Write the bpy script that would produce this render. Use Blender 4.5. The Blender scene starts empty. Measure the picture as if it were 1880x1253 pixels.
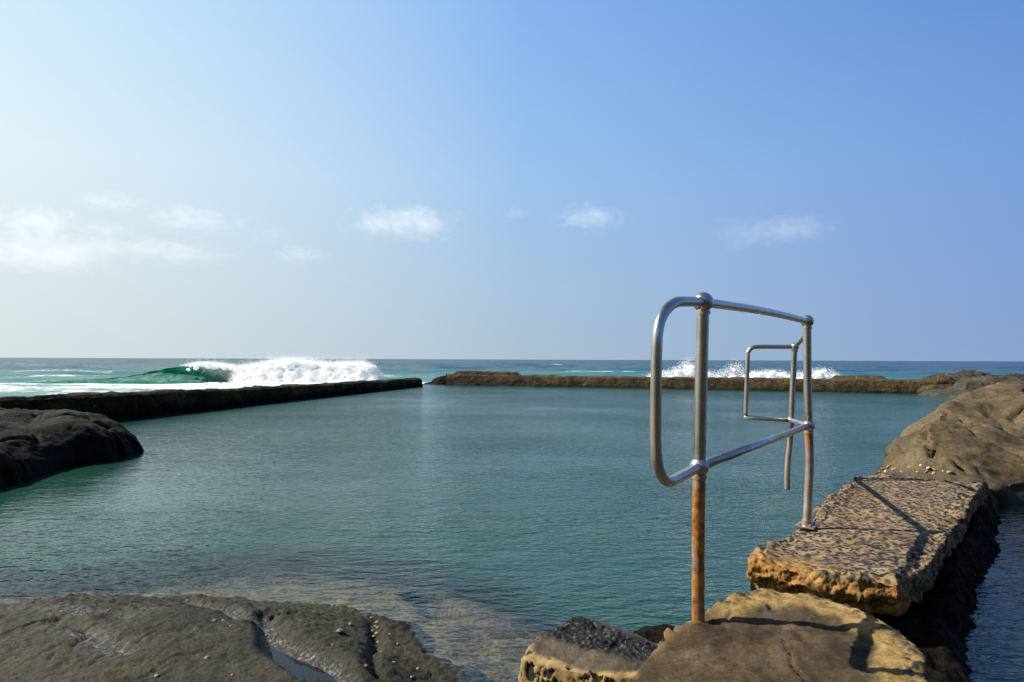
import bpy, bmesh, math, random
import numpy as np
from mathutils import Vector, Matrix, Euler

# ------------------------------------------------------------------ camera, sky, sun, exposure
S = bpy.context.scene
COL = S.collection
EYE = 1.40                      # lens height above the pool water (metres)
F = 1253.0                      # focal length in photo pixels (24 mm on a 36 mm frame)
PITCH, ROLL = math.radians(1.55), math.radians(0.21)
cam_d = bpy.data.cameras.new('camera')
cam = bpy.data.objects.new('camera', cam_d)
COL.objects.link(cam)
cam_d.sensor_width = 36.0
cam_d.lens = F / 1880.0 * 36.0
cam_d.clip_start = 0.05
cam_d.clip_end = 60000.0
CAMR = Matrix.Rotation(math.radians(90) + PITCH, 3, 'X') @ Matrix.Rotation(ROLL, 3, 'Z')
cam.matrix_world = Matrix.Translation((0, 0, EYE)) @ CAMR.to_4x4()
S.camera = cam

SUN_TO = Vector((-0.975, 0.17, 0.0)).normalized()          # horizontal direction towards the sun
SUN_EL = math.radians(43.5)
SUN_AZ = math.atan2(SUN_TO.x, SUN_TO.y)                     # clockwise from +Y
world = bpy.data.worlds.new("World")
S.world = world
world.use_nodes = True
wn = world.node_tree
for n in list(wn.nodes):
    wn.nodes.remove(n)
w_out = wn.nodes.new('ShaderNodeOutputWorld')
w_bg = wn.nodes.new('ShaderNodeBackground')
w_sky = wn.nodes.new('ShaderNodeTexSky')
w_sky.sky_type = 'NISHITA'
w_sky.sun_disc = False
w_sky.sun_elevation = SUN_EL
w_sky.sun_rotation = SUN_AZ
w_sky.altitude = 0
w_sky.air_density = 1.0
w_sky.dust_density = 0.4
w_sky.ozone_density = 2.0
W_STR = 0.06
EXPO = 1.0
w_bg.inputs['Strength'].default_value = W_STR
# sea haze: the lower sky pales towards the horizon and towards the sun's side
def _w(typ, op=None):
    n = wn.nodes.new(typ)
    if op: n.operation = op
    return n
def _lin(c): return tuple((v / 255 / 12.92) if v / 255 <= 0.04045 else ((v / 255 + 0.055) / 1.055) ** 2.4 for v in c)
w_tc = _w('ShaderNodeTexCoord')
w_sep = _w('ShaderNodeSeparateXYZ'); wn.links.new(w_tc.outputs['Generated'], w_sep.inputs[0])
w_flat = _w('ShaderNodeVectorMath', 'MULTIPLY'); wn.links.new(w_tc.outputs['Generated'], w_flat.inputs[0]); w_flat.inputs[1].default_value = (1, 1, 0)
w_nrm = _w('ShaderNodeVectorMath', 'NORMALIZE'); wn.links.new(w_flat.outputs[0], w_nrm.inputs[0])
w_dot = _w('ShaderNodeVectorMath', 'DOT_PRODUCT'); wn.links.new(w_nrm.outputs[0], w_dot.inputs[0]); w_dot.inputs[1].default_value = SUN_TO
w_az = _w('ShaderNodeMath', 'MULTIPLY_ADD'); wn.links.new(w_dot.outputs['Value'], w_az.inputs[0]); w_az.inputs[1].default_value = 0.5; w_az.inputs[2].default_value = 0.5
def w_ramp(cols):
    r = _w('ShaderNodeValToRGB'); r.color_ramp.interpolation = 'LINEAR'
    el = r.color_ramp.elements
    while len(el) < len(cols): el.new(0.5)
    for e, (p, c) in zip(el, cols): e.position = p; e.color = _lin(c) + (1,)
    wn.links.new(w_az.outputs[0], r.inputs[0]); return r.outputs[0]
w_rows = [  # (sine of elevation, colours from the far side to the sun's side)
    (0.00, w_ramp([(0.0, (112, 140, 188)), (0.27, (138, 164, 204)), (0.58, (172, 193, 210)), (0.87, (216, 227, 227)), (1.0, (220, 226, 218))])),
    (0.10, w_ramp([(0.0, (104, 138, 196)), (0.27, (130, 163, 214)), (0.58, (168, 196, 222)), (0.87, (222, 234, 237)), (1.0, (235, 238, 234))])),
    (0.25, w_ramp([(0.0, (90, 132, 202)), (0.27, (120, 161, 220)), (0.58, (156, 196, 237)), (0.87, (226, 243, 250)), (1.0, (244, 250, 250))])),
    (0.47, w_ramp([(0.0, (66, 118, 196)), (0.27, (90, 142, 213)), (0.58, (134, 181, 239)), (0.87, (200, 233, 253)), (1.0, (235, 248, 254))])),
]
w_prev = w_rows[0][1]
for (e0, _), (e1, c1) in zip(w_rows, w_rows[1:]):
    mr = _w('ShaderNodeMapRange'); mr.interpolation_type = 'LINEAR'; wn.links.new(w_sep.outputs['Z'], mr.inputs[0]); mr.inputs[1].default_value = e0; mr.inputs[2].default_value = e1
    mx = _w('ShaderNodeMix'); mx.data_type = 'RGBA'; wn.links.new(mr.outputs[0], mx.inputs[0]); wn.links.new(w_prev, mx.inputs[6]); wn.links.new(c1, mx.inputs[7])
    w_prev = mx.outputs[2]
w_gain = _w('ShaderNodeVectorMath', 'SCALE'); wn.links.new(w_prev, w_gain.inputs[0]); w_gain.inputs['Scale'].default_value = 1.0 / W_STR / 2 ** EXPO
w_top = _w('ShaderNodeMapRange'); w_top.interpolation_type = 'SMOOTHSTEP'; wn.links.new(w_sep.outputs['Z'], w_top.inputs[0]); w_top.inputs[1].default_value = 0.45; w_top.inputs[2].default_value = 0.85
w_mix = _w('ShaderNodeMix'); w_mix.data_type = 'RGBA'; wn.links.new(w_top.outputs[0], w_mix.inputs[0]); wn.links.new(w_gain.outputs[0], w_mix.inputs[6]); wn.links.new(w_sky.outputs[0], w_mix.inputs[7])
wn.links.new(w_mix.outputs[2], w_bg.inputs['Color'])
wn.links.new(w_bg.outputs[0], w_out.inputs['Surface'])

sun_d = bpy.data.lights.new('sun', 'SUN')
sun_d.energy = 5.0
sun_d.angle = math.radians(0.55)
sun_d.color = (1.0, 0.93, 0.82)
sun = bpy.data.objects.new('sun', sun_d)
COL.objects.link(sun)
to_sun = SUN_TO * math.cos(SUN_EL) + Vector((0, 0, math.sin(SUN_EL)))
sun.rotation_euler = to_sun.to_track_quat('Z', 'Y').to_euler()

S.view_settings.view_transform = 'Standard'
S.view_settings.look = 'None'
S.view_settings.exposure = EXPO
S.view_settings.gamma = 1.0
S.render.engine = 'CYCLES'
S.cycles.use_denoising = True
S.cycles.volume_step_rate = 0.6
S.cycles.volume_bounces = 2
S.cycles.max_bounces = 8
S.cycles.sample_clamp_direct = 3.0
S.cycles.transparent_max_bounces = 12

# ------------------------------------------------------------------ helpers
def ray(px, py):
    d = CAMR @ Vector(((px - 940.0) / F, -(py - 626.5) / F, -1.0))
    return d
def PY(px, py, y):
    """point seen at photo pixel (px, py) at forward distance y"""
    d = ray(px, py)
    return Vector((0, 0, EYE)) + d * (y / d.y)
def PZ(px, py, z):
    """point seen at photo pixel on the horizontal plane z"""
    d = ray(px, py)
    return Vector((0, 0, EYE)) + d * ((z - EYE) / d.z)

rng = np.random.default_rng(7)
random.seed(7)

def _hash(i, j, k, s):
    h = (i.astype(np.int64) * 374761393 + j.astype(np.int64) * 668265263 + k.astype(np.int64) * 2147483647 + s * 974711) & 0xFFFFFFFF
    h = ((h ^ (h >> 13)) * 1274126177) & 0xFFFFFFFF
    h = ((h ^ (h >> 16)) * 2246822519) & 0xFFFFFFFF
    h = h ^ (h >> 15)
    return (h & 0xFFFFFF).astype(np.float64) / float(0xFFFFFF)
def vnoise(p, s=0):
    i = np.floor(p).astype(np.int64)
    f = p - i
    u = f * f * f * (f * (f * 6 - 15) + 10)
    r = 0
    for a in (0, 1):
        wa = u[:, 0] if a else 1 - u[:, 0]
        for b in (0, 1):
            wb = u[:, 1] if b else 1 - u[:, 1]
            for c in (0, 1):
                wc = u[:, 2] if c else 1 - u[:, 2]
                r = r + wa * wb * wc * _hash(i[:, 0] + a, i[:, 1] + b, i[:, 2] + c, s)
    return r * 2 - 1
def fbm(p, octs=5, gain=0.5, s=0, ridged=False):
    r = np.zeros(len(p)); a = 1.0; q = np.array(p, dtype=float); tot = 0
    for o in range(octs):
        n = vnoise(q + 17.3 * o, s + o)
        if ridged:
            n = 1 - 2 * np.abs(n)
        r += a * n; tot += a
        a *= gain; q = q * 2.03
    return r / tot
def worley(p, s=0, squash=None):
    """nearest feature distance and that cell's random number"""
    i = np.floor(p).astype(np.int64)
    best = np.full(len(p), 9.0); rid = np.zeros(len(p))
    for a in (-1, 0, 1):
        for b in (-1, 0, 1):
            for c in (-1, 0, 1):
                ci, cj, ck = i[:, 0] + a, i[:, 1] + b, i[:, 2] + c
                fx = ci + _hash(ci, cj, ck, s + 1)
                fy = cj + _hash(ci, cj, ck, s + 2)
                fz = ck + _hash(ci, cj, ck, s + 3)
                th = _hash(ci, cj, ck, s + 4) * 6.283
                el = 0.55 + 0.9 * _hash(ci, cj, ck, s + 5)
                dx, dy, dz = p[:, 0] - fx, p[:, 1] - fy, p[:, 2] - fz
                rx = dx * np.cos(th) + dy * np.sin(th)
                ry = -dx * np.sin(th) + dy * np.cos(th)
                d = np.sqrt((rx * el) ** 2 + (ry / el) ** 2 + dz * dz)
                m = d < best
                best = np.where(m, d, best)
                rid = np.where(m, _hash(ci, cj, ck, s + 6), rid)
    return best, rid
def smooth(a, b, x):
    t = np.clip((x - a) / (b - a), 0, 1)
    return t * t * (3 - 2 * t)
def poly_dist(x, y, pts):
    """distance from points to a polyline, and the position along it 0..1"""
    d = np.full(x.shape, 1e9); tt = np.zeros(x.shape)
    n = len(pts) - 1
    for k in range(n):
        ax, ay = pts[k][0], pts[k][1]; bx, by = pts[k + 1][0], pts[k + 1][1]
        vx, vy = bx - ax, by - ay
        t = np.clip(((x - ax) * vx + (y - ay) * vy) / (vx * vx + vy * vy + 1e-12), 0, 1)
        dd = np.hypot(x - ax - t * vx, y - ay - t * vy)
        m = dd < d
        d = np.where(m, dd, d); tt = np.where(m, (k + t) / n, tt)
    return d, tt
def poly_in(x, y, pts):
    c = np.zeros(x.shape, bool)
    j = len(pts) - 1
    for i in range(len(pts)):
        xi, yi, xj, yj = pts[i][0], pts[i][1], pts[j][0], pts[j][1]
        cond = ((yi > y) != (yj > y)) & (x < (xj - xi) * (y - yi) / (yj - yi + 1e-12) + xi)
        c ^= cond
        j = i
    return c
def poly_sd(x, y, pts):
    """signed distance, positive inside"""
    d, _ = poly_dist(x, y, list(pts) + [pts[0]])
    return np.where(poly_in(x, y, pts), d, -d)

def mesh_np(name, v, quads):
    me = bpy.data.meshes.new(name)
    v = np.asarray(v, dtype=np.float32); quads = np.asarray(quads, dtype=np.int32)
    me.vertices.add(len(v)); me.vertices.foreach_set('co', v.ravel())
    n = quads.shape[1]
    me.loops.add(quads.size); me.loops.foreach_set('vertex_index', quads.ravel())
    me.polygons.add(len(quads))
    me.polygons.foreach_set('loop_start', np.arange(0, quads.size, n, dtype=np.int32))
    me.update(calc_edges=True)
    me.validate()
    me.polygons.foreach_set('use_smooth', np.ones(len(me.polygons), dtype=bool))
    return me
def grid_quads(nr, nc, keep=None):
    idx = np.arange(nr * nc).reshape(nr, nc)
    q = np.stack([idx[:-1, :-1], idx[:-1, 1:], idx[1:, 1:], idx[1:, :-1]], -1).reshape(-1, 4)
    if keep is not None:
        k = keep.ravel()
        q = q[k[q].all(1)]
    return q
def compact(v, q, *attrs):
    used = np.unique(q)
    m = np.full(len(v), -1); m[used] = np.arange(len(used))
    return (v[used], m[q]) + tuple(a[used] for a in attrs)
def set_attr(me, name, vals):
    a = me.attributes.new(name, 'FLOAT', 'POINT')
    a.data.foreach_set('value', np.asarray(vals, dtype=np.float32))
def get_vn(me):
    n = len(me.vertices)
    v = np.empty(n * 3, np.float32); me.vertices.foreach_get('co', v)
    nn = np.empty(n * 3, np.float32); me.vertex_normals.foreach_get('vector', nn)
    return v.reshape(-1, 3).astype(float), nn.reshape(-1, 3).astype(float)
def set_v(me, v):
    me.vertices.foreach_set('co', np.asarray(v, np.float32).ravel()); me.update()

def tag(o, label=None, cat=None, group=None, kind=None):
    if label: o['label'] = label
    if cat: o['category'] = cat
    if group: o['group'] = group
    if kind: o['kind'] = kind
    return o
def obj(name, me, mat=None, parent=None):
    o = bpy.data.objects.new(name, me)
    COL.objects.link(o)
    if mat is not None:
        for m in (mat if isinstance(mat, (list, tuple)) else [mat]):
            me.materials.append(m)
    if parent is not None:
        o.parent = parent
        o.matrix_parent_inverse = parent.matrix_world.inverted() if parent.type != 'EMPTY' else Matrix.Translation(parent.location).inverted()
    return o
def empty(name, loc):
    o = bpy.data.objects.new(name, None)
    o.location = loc
    COL.objects.link(o)
    return o

def bm_mesh(name, bm, smooth_=True):
    me = bpy.data.meshes.new(name)
    bm.normal_update()
    bm.to_mesh(me); bm.free()
    if smooth_:
        me.polygons.foreach_set('use_smooth', np.ones(len(me.polygons), dtype=bool))
    return me
def add_super(bm, c, r, e=2.0, rot=0.0, tilt=(0, 0)):
    b = bmesh.new()
    bmesh.ops.create_icosphere(b, subdivisions=4, radius=1.0)
    R = Euler((tilt[0], tilt[1], rot)).to_matrix()
    for v in b.verts:
        u = v.co
        s = (abs(u.x) ** e + abs(u.y) ** e + abs(u.z) ** e) ** (-1.0 / e)
        p = Vector((u.x * s * r[0], u.y * s * r[1], u.z * s * r[2]))
        v.co = R @ p + Vector(c)
    t = bpy.data.meshes.new('t'); b.to_mesh(t); b.free()
    bm.from_mesh(t); bpy.data.meshes.remove(t)
def add_prism(bm, top, bot):
    tv = [bm.verts.new(p) for p in top]; bv = [bm.verts.new(p) for p in bot]
    n = len(top)
    bm.faces.new(tv); bm.faces.new(bv[::-1])
    for i in range(n):
        j = (i + 1) % n
        bm.faces.new((tv[j], tv[i], bv[i], bv[j]))
def remesh(name, bm, voxel, smooth_it=6):
    bmesh.ops.recalc_face_normals(bm, faces=bm.faces)
    me = bpy.data.meshes.new('tmp'); bm.to_mesh(me); bm.free()
    o = bpy.data.objects.new('tmp', me); COL.objects.link(o)
    m = o.modifiers.new('r', 'REMESH'); m.mode = 'VOXEL'; m.voxel_size = voxel
    if smooth_it:
        s = o.modifiers.new('s', 'SMOOTH'); s.factor = 0.5; s.iterations = smooth_it
    dg = bpy.context.evaluated_depsgraph_get(); dg.update()
    out = bpy.data.meshes.new_from_object(o.evaluated_get(dg))
    out.name = name
    bpy.data.objects.remove(o); bpy.data.meshes.remove(me)
    out.polygons.foreach_set('use_smooth', np.ones(len(out.polygons), dtype=bool))
    return out
def roughen(me, layers, vscale=(1, 1, 1)):
    """layers: (frequency, amplitude, octaves, seed, ridged)"""
    for (fr, am, oc, sd, rd) in layers:
        v, n = get_vn(me)
        h = fbm(v * fr * np.array(vscale), oc, 0.5, sd, rd)
        set_v(me, v + n * (h * am)[:, None])

def cracks(me, freq, width, depth, seed, vs=(1, 1, 1)):
    """thin meandering joints cut into a surface"""
    v, n = get_vn(me)
    c = np.abs(fbm(v * freq * np.array(vs), 3, 0.45, seed))
    k = np.exp(-(c / width) ** 2) * smooth(-0.05, 0.2, fbm(v * freq * 0.6, 2, 0.5, seed + 7))
    set_v(me, v - n * (k * depth)[:, None])

def tube(name, pts, rad, seg=20, smooth_pts=0, cap=True):
    """sweep a circle along a polyline; rad is a number or list"""
    P = [Vector(p) for p in pts]
    if smooth_pts:
        Q = []
        n = len(P)
        for i in range(n - 1):
            p0, p1, p2, p3 = P[max(i - 1, 0)], P[i], P[i + 1], P[min(i + 2, n - 1)]
            for k in range(smooth_pts):
                t = k / smooth_pts
                Q.append(0.5 * ((2 * p1) + (p2 - p0) * t + (2 * p0 - 5 * p1 + 4 * p2 - p3) * t * t + (3 * p1 - p0 - 3 * p2 + p3) * t ** 3))
        Q.append(P[-1]); P = Q
    n = len(P)
    T = [(P[min(i + 1, n - 1)] - P[max(i - 1, 0)]).normalized() for i in range(n)]
    up = Vector((0, 0, 1)) if abs(T[0].z) < 0.9 else Vector((1, 0, 0))
    N = (up - T[0] * up.dot(T[0])).normalized()
    bm = bmesh.new(); rings = []
    for i in range(n):
        N = (N - T[i] * N.dot(T[i])).normalized()
        B = T[i].cross(N)
        r = rad[i] if isinstance(rad, (list, tuple)) else rad
        rings.append([bm.verts.new(P[i] + (N * math.cos(a) + B * math.sin(a)) * r) for a in (2 * math.pi * k / seg for k in range(seg))])
    for i in range(n - 1):
        for k in range(seg):
            bm.faces.new((rings[i][k], rings[i][(k + 1) % seg], rings[i + 1][(k + 1) % seg], rings[i + 1][k]))
    if cap:
        bm.faces.new(rings[0][::-1]); bm.faces.new(rings[-1])
    bmesh.ops.recalc_face_normals(bm, faces=bm.faces)
    return bm_mesh(name, bm)

# ------------------------------------------------------------------ materials
def new_mat(name):
    m = bpy.data.materials.new(name); m.use_nodes = True
    nt = m.node_tree
    for n in list(nt.nodes): nt.nodes.remove(n)
    out = nt.nodes.new('ShaderNodeOutputMaterial')
    return m, nt, out
def nd(nt, typ, ins=None, **props):
    n = nt.nodes.new(typ)
    for k, v in props.items(): setattr(n, k, v)
    for k, v in (ins or {}).items():
        if isinstance(v, bpy.types.NodeSocket): nt.links.new(v, n.inputs[k])
        else: n.inputs[k].default_value = v
    return n
def c4(c): return (c[0], c[1], c[2], 1.0)
def ramp(nt, fac, stops):
    r = nt.nodes.new('ShaderNodeValToRGB')
    el = r.color_ramp.elements
    while len(el) < len(stops): el.new(0.5)
    for e, (p, c) in zip(el, stops):
        e.position = p; e.color = c4(c) if not isinstance(c, (int, float)) else (c, c, c, 1)
    nt.links.new(fac, r.inputs['Fac'])
    return r.outputs['Color']
def mixc(nt, fac, a, b, mode='MIX'):
    m = nt.nodes.new('ShaderNodeMix'); m.data_type = 'RGBA'; m.blend_type = mode
    for sock, v in ((m.inputs[0], fac), (m.inputs[6], a), (m.inputs[7], b)):
        if isinstance(v, bpy.types.NodeSocket): nt.links.new(v, sock)
        elif isinstance(v, (int, float)): sock.default_value = v if sock == m.inputs[0] else (v, v, v, 1)
        else: sock.default_value = c4(v)
    return m.outputs[2]
def math_(nt, op, a, b=None, c=None, clamp=False):
    m = nt.nodes.new('ShaderNodeMath'); m.operation = op; m.use_clamp = clamp
    for i, v in enumerate((a, b, c)):
        if v is None: continue
        if isinstance(v, bpy.types.NodeSocket): nt.links.new(v, m.inputs[i])
        else: m.inputs[i].default_value = v
    return m.outputs[0]
def coords(nt):
    return nd(nt, 'ShaderNodeNewGeometry').outputs['Position']
def noise(nt, vec, scale, detail=6, rough=0.55, dist=0.0):
    return nd(nt, 'ShaderNodeTexNoise', {'Vector': vec, 'Scale': scale, 'Detail': detail, 'Roughness': rough, 'Distortion': dist}).outputs['Fac']
def attr(nt, name):
    return nd(nt, 'ShaderNodeAttribute', attribute_name=name).outputs['Fac']
def sep_z(nt, vec):
    return nd(nt, 'ShaderNodeSeparateXYZ', {'Vector': vec}).outputs['Z']

def rock_mat(name, stops, scale=2.0, grain=60.0, grain_amt=0.5, bump=0.5, bdist=0.01, rough=0.85,
             alb=0.56, spec=0.2, specks=None, wet_shade_z=None, wet_shade_col=(0.018, 0.016, 0.010), wet_gloss=0.3, extra=None):
    m, nt, out = new_mat(name)
    p = coords(nt)
    n1 = noise(nt, p, scale, 8, 0.62, 0.4)
    col = ramp(nt, n1, [(0.5 + (a - 0.5) * 0.6, c) for a, c in stops])
    g = noise(nt, p, grain, 6, 0.7)
    gm = ramp(nt, g, [(0.36, 1 - grain_amt), (0.5, 1.0), (0.66, 1 + grain_amt * 0.9)])
    col = mixc(nt, 1.0, col, gm, 'MULTIPLY')
    height = math_(nt, 'ADD', math_(nt, 'MULTIPLY', g, 0.6), math_(nt, 'MULTIPLY', noise(nt, p, grain * 0.22, 6, 0.6), 1.0))
    rgh = rough
    if specks:
        for (sc, thr, prob, c) in specks:
            vo = nd(nt, 'ShaderNodeTexVoronoi', {'Vector': p, 'Scale': sc, 'Randomness': 1.0})
            d = math_(nt, 'LESS_THAN', vo.outputs['Distance'], thr)
            rnd = nd(nt, 'ShaderNodeSeparateColor', {'Color': vo.outputs['Color']}).outputs['Red']
            k = math_(nt, 'MULTIPLY', d, math_(nt, 'LESS_THAN', rnd, prob))
            k = math_(nt, 'MULTIPLY', k, ramp(nt, noise(nt, p, scale * 1.7, 3), [(0.42, 0.0), (0.58, 1.0)]))
            col = mixc(nt, k, col, c)
            height = math_(nt, 'ADD', height, math_(nt, 'MULTIPLY', k, 0.5))
    if wet_shade_z is not None:  # wet algae band; on the left boulder it also holds painted shade
        z = math_(nt, 'ADD', sep_z(nt, p), math_(nt, 'MULTIPLY', math_(nt, 'SUBTRACT', noise(nt, p, 3.0, 5), 0.5), wet_shade_z * 1.2))
        wet = ramp(nt, math_(nt, 'DIVIDE', z, wet_shade_z, clamp=True), [(0.35, 1.0), (0.95, 0.0)])
        col = mixc(nt, wet, col, mixc(nt, 1.0, col, wet_shade_col) if False else wet_shade_col)
        rgh = math_(nt, 'SUBTRACT', rough, math_(nt, 'MULTIPLY', wet, wet_gloss))
    if extra:
        col, height, rgh = extra(nt, p, col, height, rgh)
    b = nd(nt, 'ShaderNodeBump', {'Height': height, 'Strength': bump, 'Distance': bdist})
    col = mixc(nt, 1.0, col, (alb, alb, alb), 'MULTIPLY')
    bs = nd(nt, 'ShaderNodeBsdfPrincipled', {'Base Color': col, 'Roughness': rgh, 'Normal': b.outputs['Normal'], 'Specular IOR Level': spec})
    nt.links.new(bs.outputs[0], out.inputs['Surface'])
    return m

# dark olive rock with a wet, glittering dressing in its cracks
def olive_extra(nt, p, col, height, rgh):
    wet = attr(nt, 'wet')
    sp = nd(nt, 'ShaderNodeTexVoronoi', {'Vector': p, 'Scale': 95.0})
    peb = nd(nt, 'ShaderNodeSeparateColor', {'Color': sp.outputs['Color']}).outputs['Red']
    gcol = ramp(nt, peb, [(0.0, (0.03, 0.03, 0.036)), (0.5, (0.12, 0.12, 0.13)), (0.75, (0.5, 0.5, 0.53)), (1.0, (0.95, 0.93, 0.9))])
    k = math_(nt, 'MULTIPLY', wet, ramp(nt, noise(nt, p, 30.0, 4), [(0.35, 0.3), (0.6, 1.0)]))
    col = mixc(nt, k, col, gcol)
    algae = attr(nt, 'weed')
    acol = ramp(nt, noise(nt, p, 45.0, 5, 0.7), [(0.3, (0.010, 0.010, 0.006)), (0.55, (0.05, 0.048, 0.022)), (0.75, (0.14, 0.13, 0.06))])
    col = mixc(nt, algae, col, acol)
    height = math_(nt, 'ADD', height, math_(nt, 'MULTIPLY', math_(nt, 'MULTIPLY', k, peb), 1.2))
    rgh = math_(nt, 'SUBTRACT', rgh, math_(nt, 'MULTIPLY', k, 0.62))
    return col, height, rgh
M_olive = rock_mat('olive rock', alb=0.27, spec=0.22, stops= [(0.25, (0.036, 0.034, 0.018)), (0.5, (0.084, 0.077, 0.038)), (0.75, (0.14, 0.125, 0.060))],
                   scale=3.0, grain=85, grain_amt=0.8, bump=1.0, bdist=0.016, rough=0.72, extra=olive_extra,
                   specks=[(42.0, 0.22, 0.06, (0.30, 0.26, 0.13))])
M_boulder = rock_mat('brown boulder rock', alb=0.46, stops= [(0.25, (0.080, 0.056, 0.028)), (0.5, (0.155, 0.113, 0.058)), (0.78, (0.22, 0.168, 0.092))],
                     scale=1.1, grain=26, grain_amt=0.42, bump=0.7, bdist=0.03, rough=0.85, wet_shade_z=0.30, wet_shade_col=(0.045, 0.037, 0.022))
M_leftrock = rock_mat('dark grey rock', alb=0.36, spec=0.06, wet_gloss=0.05, stops= [(0.25, (0.035, 0.032, 0.027)), (0.5, (0.085, 0.078, 0.064)), (0.78, (0.15, 0.135, 0.105))],
                      scale=1.2, grain=22, grain_amt=0.5, bump=0.8, bdist=0.04, rough=0.85, wet_shade_z=0.74, wet_shade_col=(0.008, 0.008, 0.006),  # tall near-black foot: wet band plus shade put into the colour
                      specks=[(16.0, 0.22, 0.12, (0.25, 0.22, 0.13))])
M_farrock = rock_mat('far shore rock', alb=0.36, stops= [(0.25, (0.05, 0.046, 0.036)), (0.5, (0.10, 0.092, 0.066)), (0.78, (0.17, 0.15, 0.10))],
                     scale=0.6, grain=6, grain_amt=0.5, bump=0.8, bdist=0.1, rough=0.85)
M_farwall = rock_mat('weedy brown concrete', alb=0.31, stops= [(0.22, (0.055, 0.040, 0.015)), (0.5, (0.15, 0.105, 0.042)), (0.68, (0.21, 0.145, 0.055)), (0.85, (0.26, 0.16, 0.05))],
                     scale=1.6, grain=14, grain_amt=0.75, bump=0.9, bdist=0.06, rough=0.9, wet_shade_z=0.17, wet_shade_col=(0.022, 0.020, 0.011),
                     specks=[(7.0, 0.24, 0.35, (0.42, 0.38, 0.24)), (12.0, 0.2, 0.3, (0.36, 0.31, 0.18))])
M_leftwall = rock_mat('weedy black concrete', alb=0.34, spec=0.04, wet_gloss=0.05, stops= [(0.22, (0.030, 0.025, 0.014)), (0.5, (0.075, 0.060, 0.030)), (0.8, (0.15, 0.11, 0.045))],
                      scale=1.3, grain=14, grain_amt=0.7, bump=0.9, bdist=0.06, rough=0.9, wet_shade_z=0.35, wet_shade_col=(0.008, 0.008, 0.006),
                      specks=[(8.0, 0.2, 0.15, (0.30, 0.25, 0.14))])
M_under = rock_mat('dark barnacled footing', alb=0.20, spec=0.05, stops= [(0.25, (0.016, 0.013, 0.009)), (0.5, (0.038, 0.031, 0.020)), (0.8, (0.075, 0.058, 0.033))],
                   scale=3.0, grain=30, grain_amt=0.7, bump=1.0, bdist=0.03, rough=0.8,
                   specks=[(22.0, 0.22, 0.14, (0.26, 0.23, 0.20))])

# concrete with exposed pebbles: pebble mask and id come from the mesh
def aggregate_extra(nt, p, col, height, rgh):
    pk = attr(nt, 'pebble'); pid = attr(nt, 'pid'); rust = attr(nt, 'rust')
    pc = ramp(nt, pid, [(0.0, (0.008, 0.009, 0.010)), (0.40, (0.020, 0.023, 0.024)), (0.66, (0.045, 0.047, 0.044)), (0.80, (0.13, 0.11, 0.085)), (0.90, (0.20, 0.10, 0.055)), (1.0, (0.34, 0.29, 0.24))])
    pc = mixc(nt, 1.0, pc, ramp(nt, noise(nt, p, 160.0, 3), [(0.3, 0.65), (0.7, 1.35)]), 'MULTIPLY')
    rc = ramp(nt, noise(nt, p, 14.0, 6, 0.65), [(0.25, (0.10, 0.035, 0.012)), (0.48, (0.42, 0.20, 0.040)), (0.7, (0.68, 0.40, 0.11))])
    col = mixc(nt, rust, col, rc)
    col = mixc(nt, math_(nt, 'MULTIPLY', pk, math_(nt, 'SUBTRACT', 1.0, math_(nt, 'MULTIPLY', rust, 0.55))), col, pc)
    dirt = ramp(nt, noise(nt, p, 7.0, 6, 0.65), [(0.56, 0.0), (0.76, 0.7)])
    col = mixc(nt, dirt, col, mixc(nt, 0.75, col, (0.035, 0.03, 0.022)))
    rgh = math_(nt, 'SUBTRACT', 0.88, math_(nt, 'MULTIPLY', pk, 0.30))
    return col, height, rgh
M_slab = rock_mat('pebble concrete', [(0.25, (0.18, 0.115, 0.055)), (0.5, (0.32, 0.215, 0.105)), (0.78, (0.42, 0.30, 0.16))],
                  scale=6.0, grain=110, grain_amt=0.4, bump=0.6, bdist=0.006, rough=0.85, extra=aggregate_extra)
def ledge_extra(nt, p, col, height, rgh):
    tan = attr(nt, 'tan'); pk = attr(nt, 'pebble'); pid = attr(nt, 'pid')
    tc = ramp(nt, noise(nt, p, 9.0, 7, 0.7), [(0.28, (0.20, 0.11, 0.03)), (0.5, (0.56, 0.36, 0.12)), (0.72, (0.80, 0.58, 0.25))])
    tc = mixc(nt, 1.0, tc, ramp(nt, noise(nt, p, 120, 4), [(0.3, 0.6), (0.7, 1.35)]), 'MULTIPLY')
    pc = ramp(nt, pid, [(0.0, (0.03, 0.032, 0.034)), (0.6, (0.075, 0.075, 0.07)), (1.0, (0.15, 0.12, 0.08))])
    tc = mixc(nt, pk, tc, pc)
    col = mixc(nt, tan, col, tc)
    return col, height, rgh
M_ledge = rock_mat('brown weathered rock', alb=0.36, stops= [(0.25, (0.055, 0.034, 0.015)), (0.48, (0.125, 0.082, 0.038)), (0.62, (0.165, 0.113, 0.058)), (0.8, (0.23, 0.17, 0.095))],
                   scale=4.5, grain=110, grain_amt=0.5, bump=0.7, bdist=0.008, rough=0.8, extra=ledge_extra,
                   specks=[(60.0, 0.2, 0.05, (0.36, 0.32, 0.24))])
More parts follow.
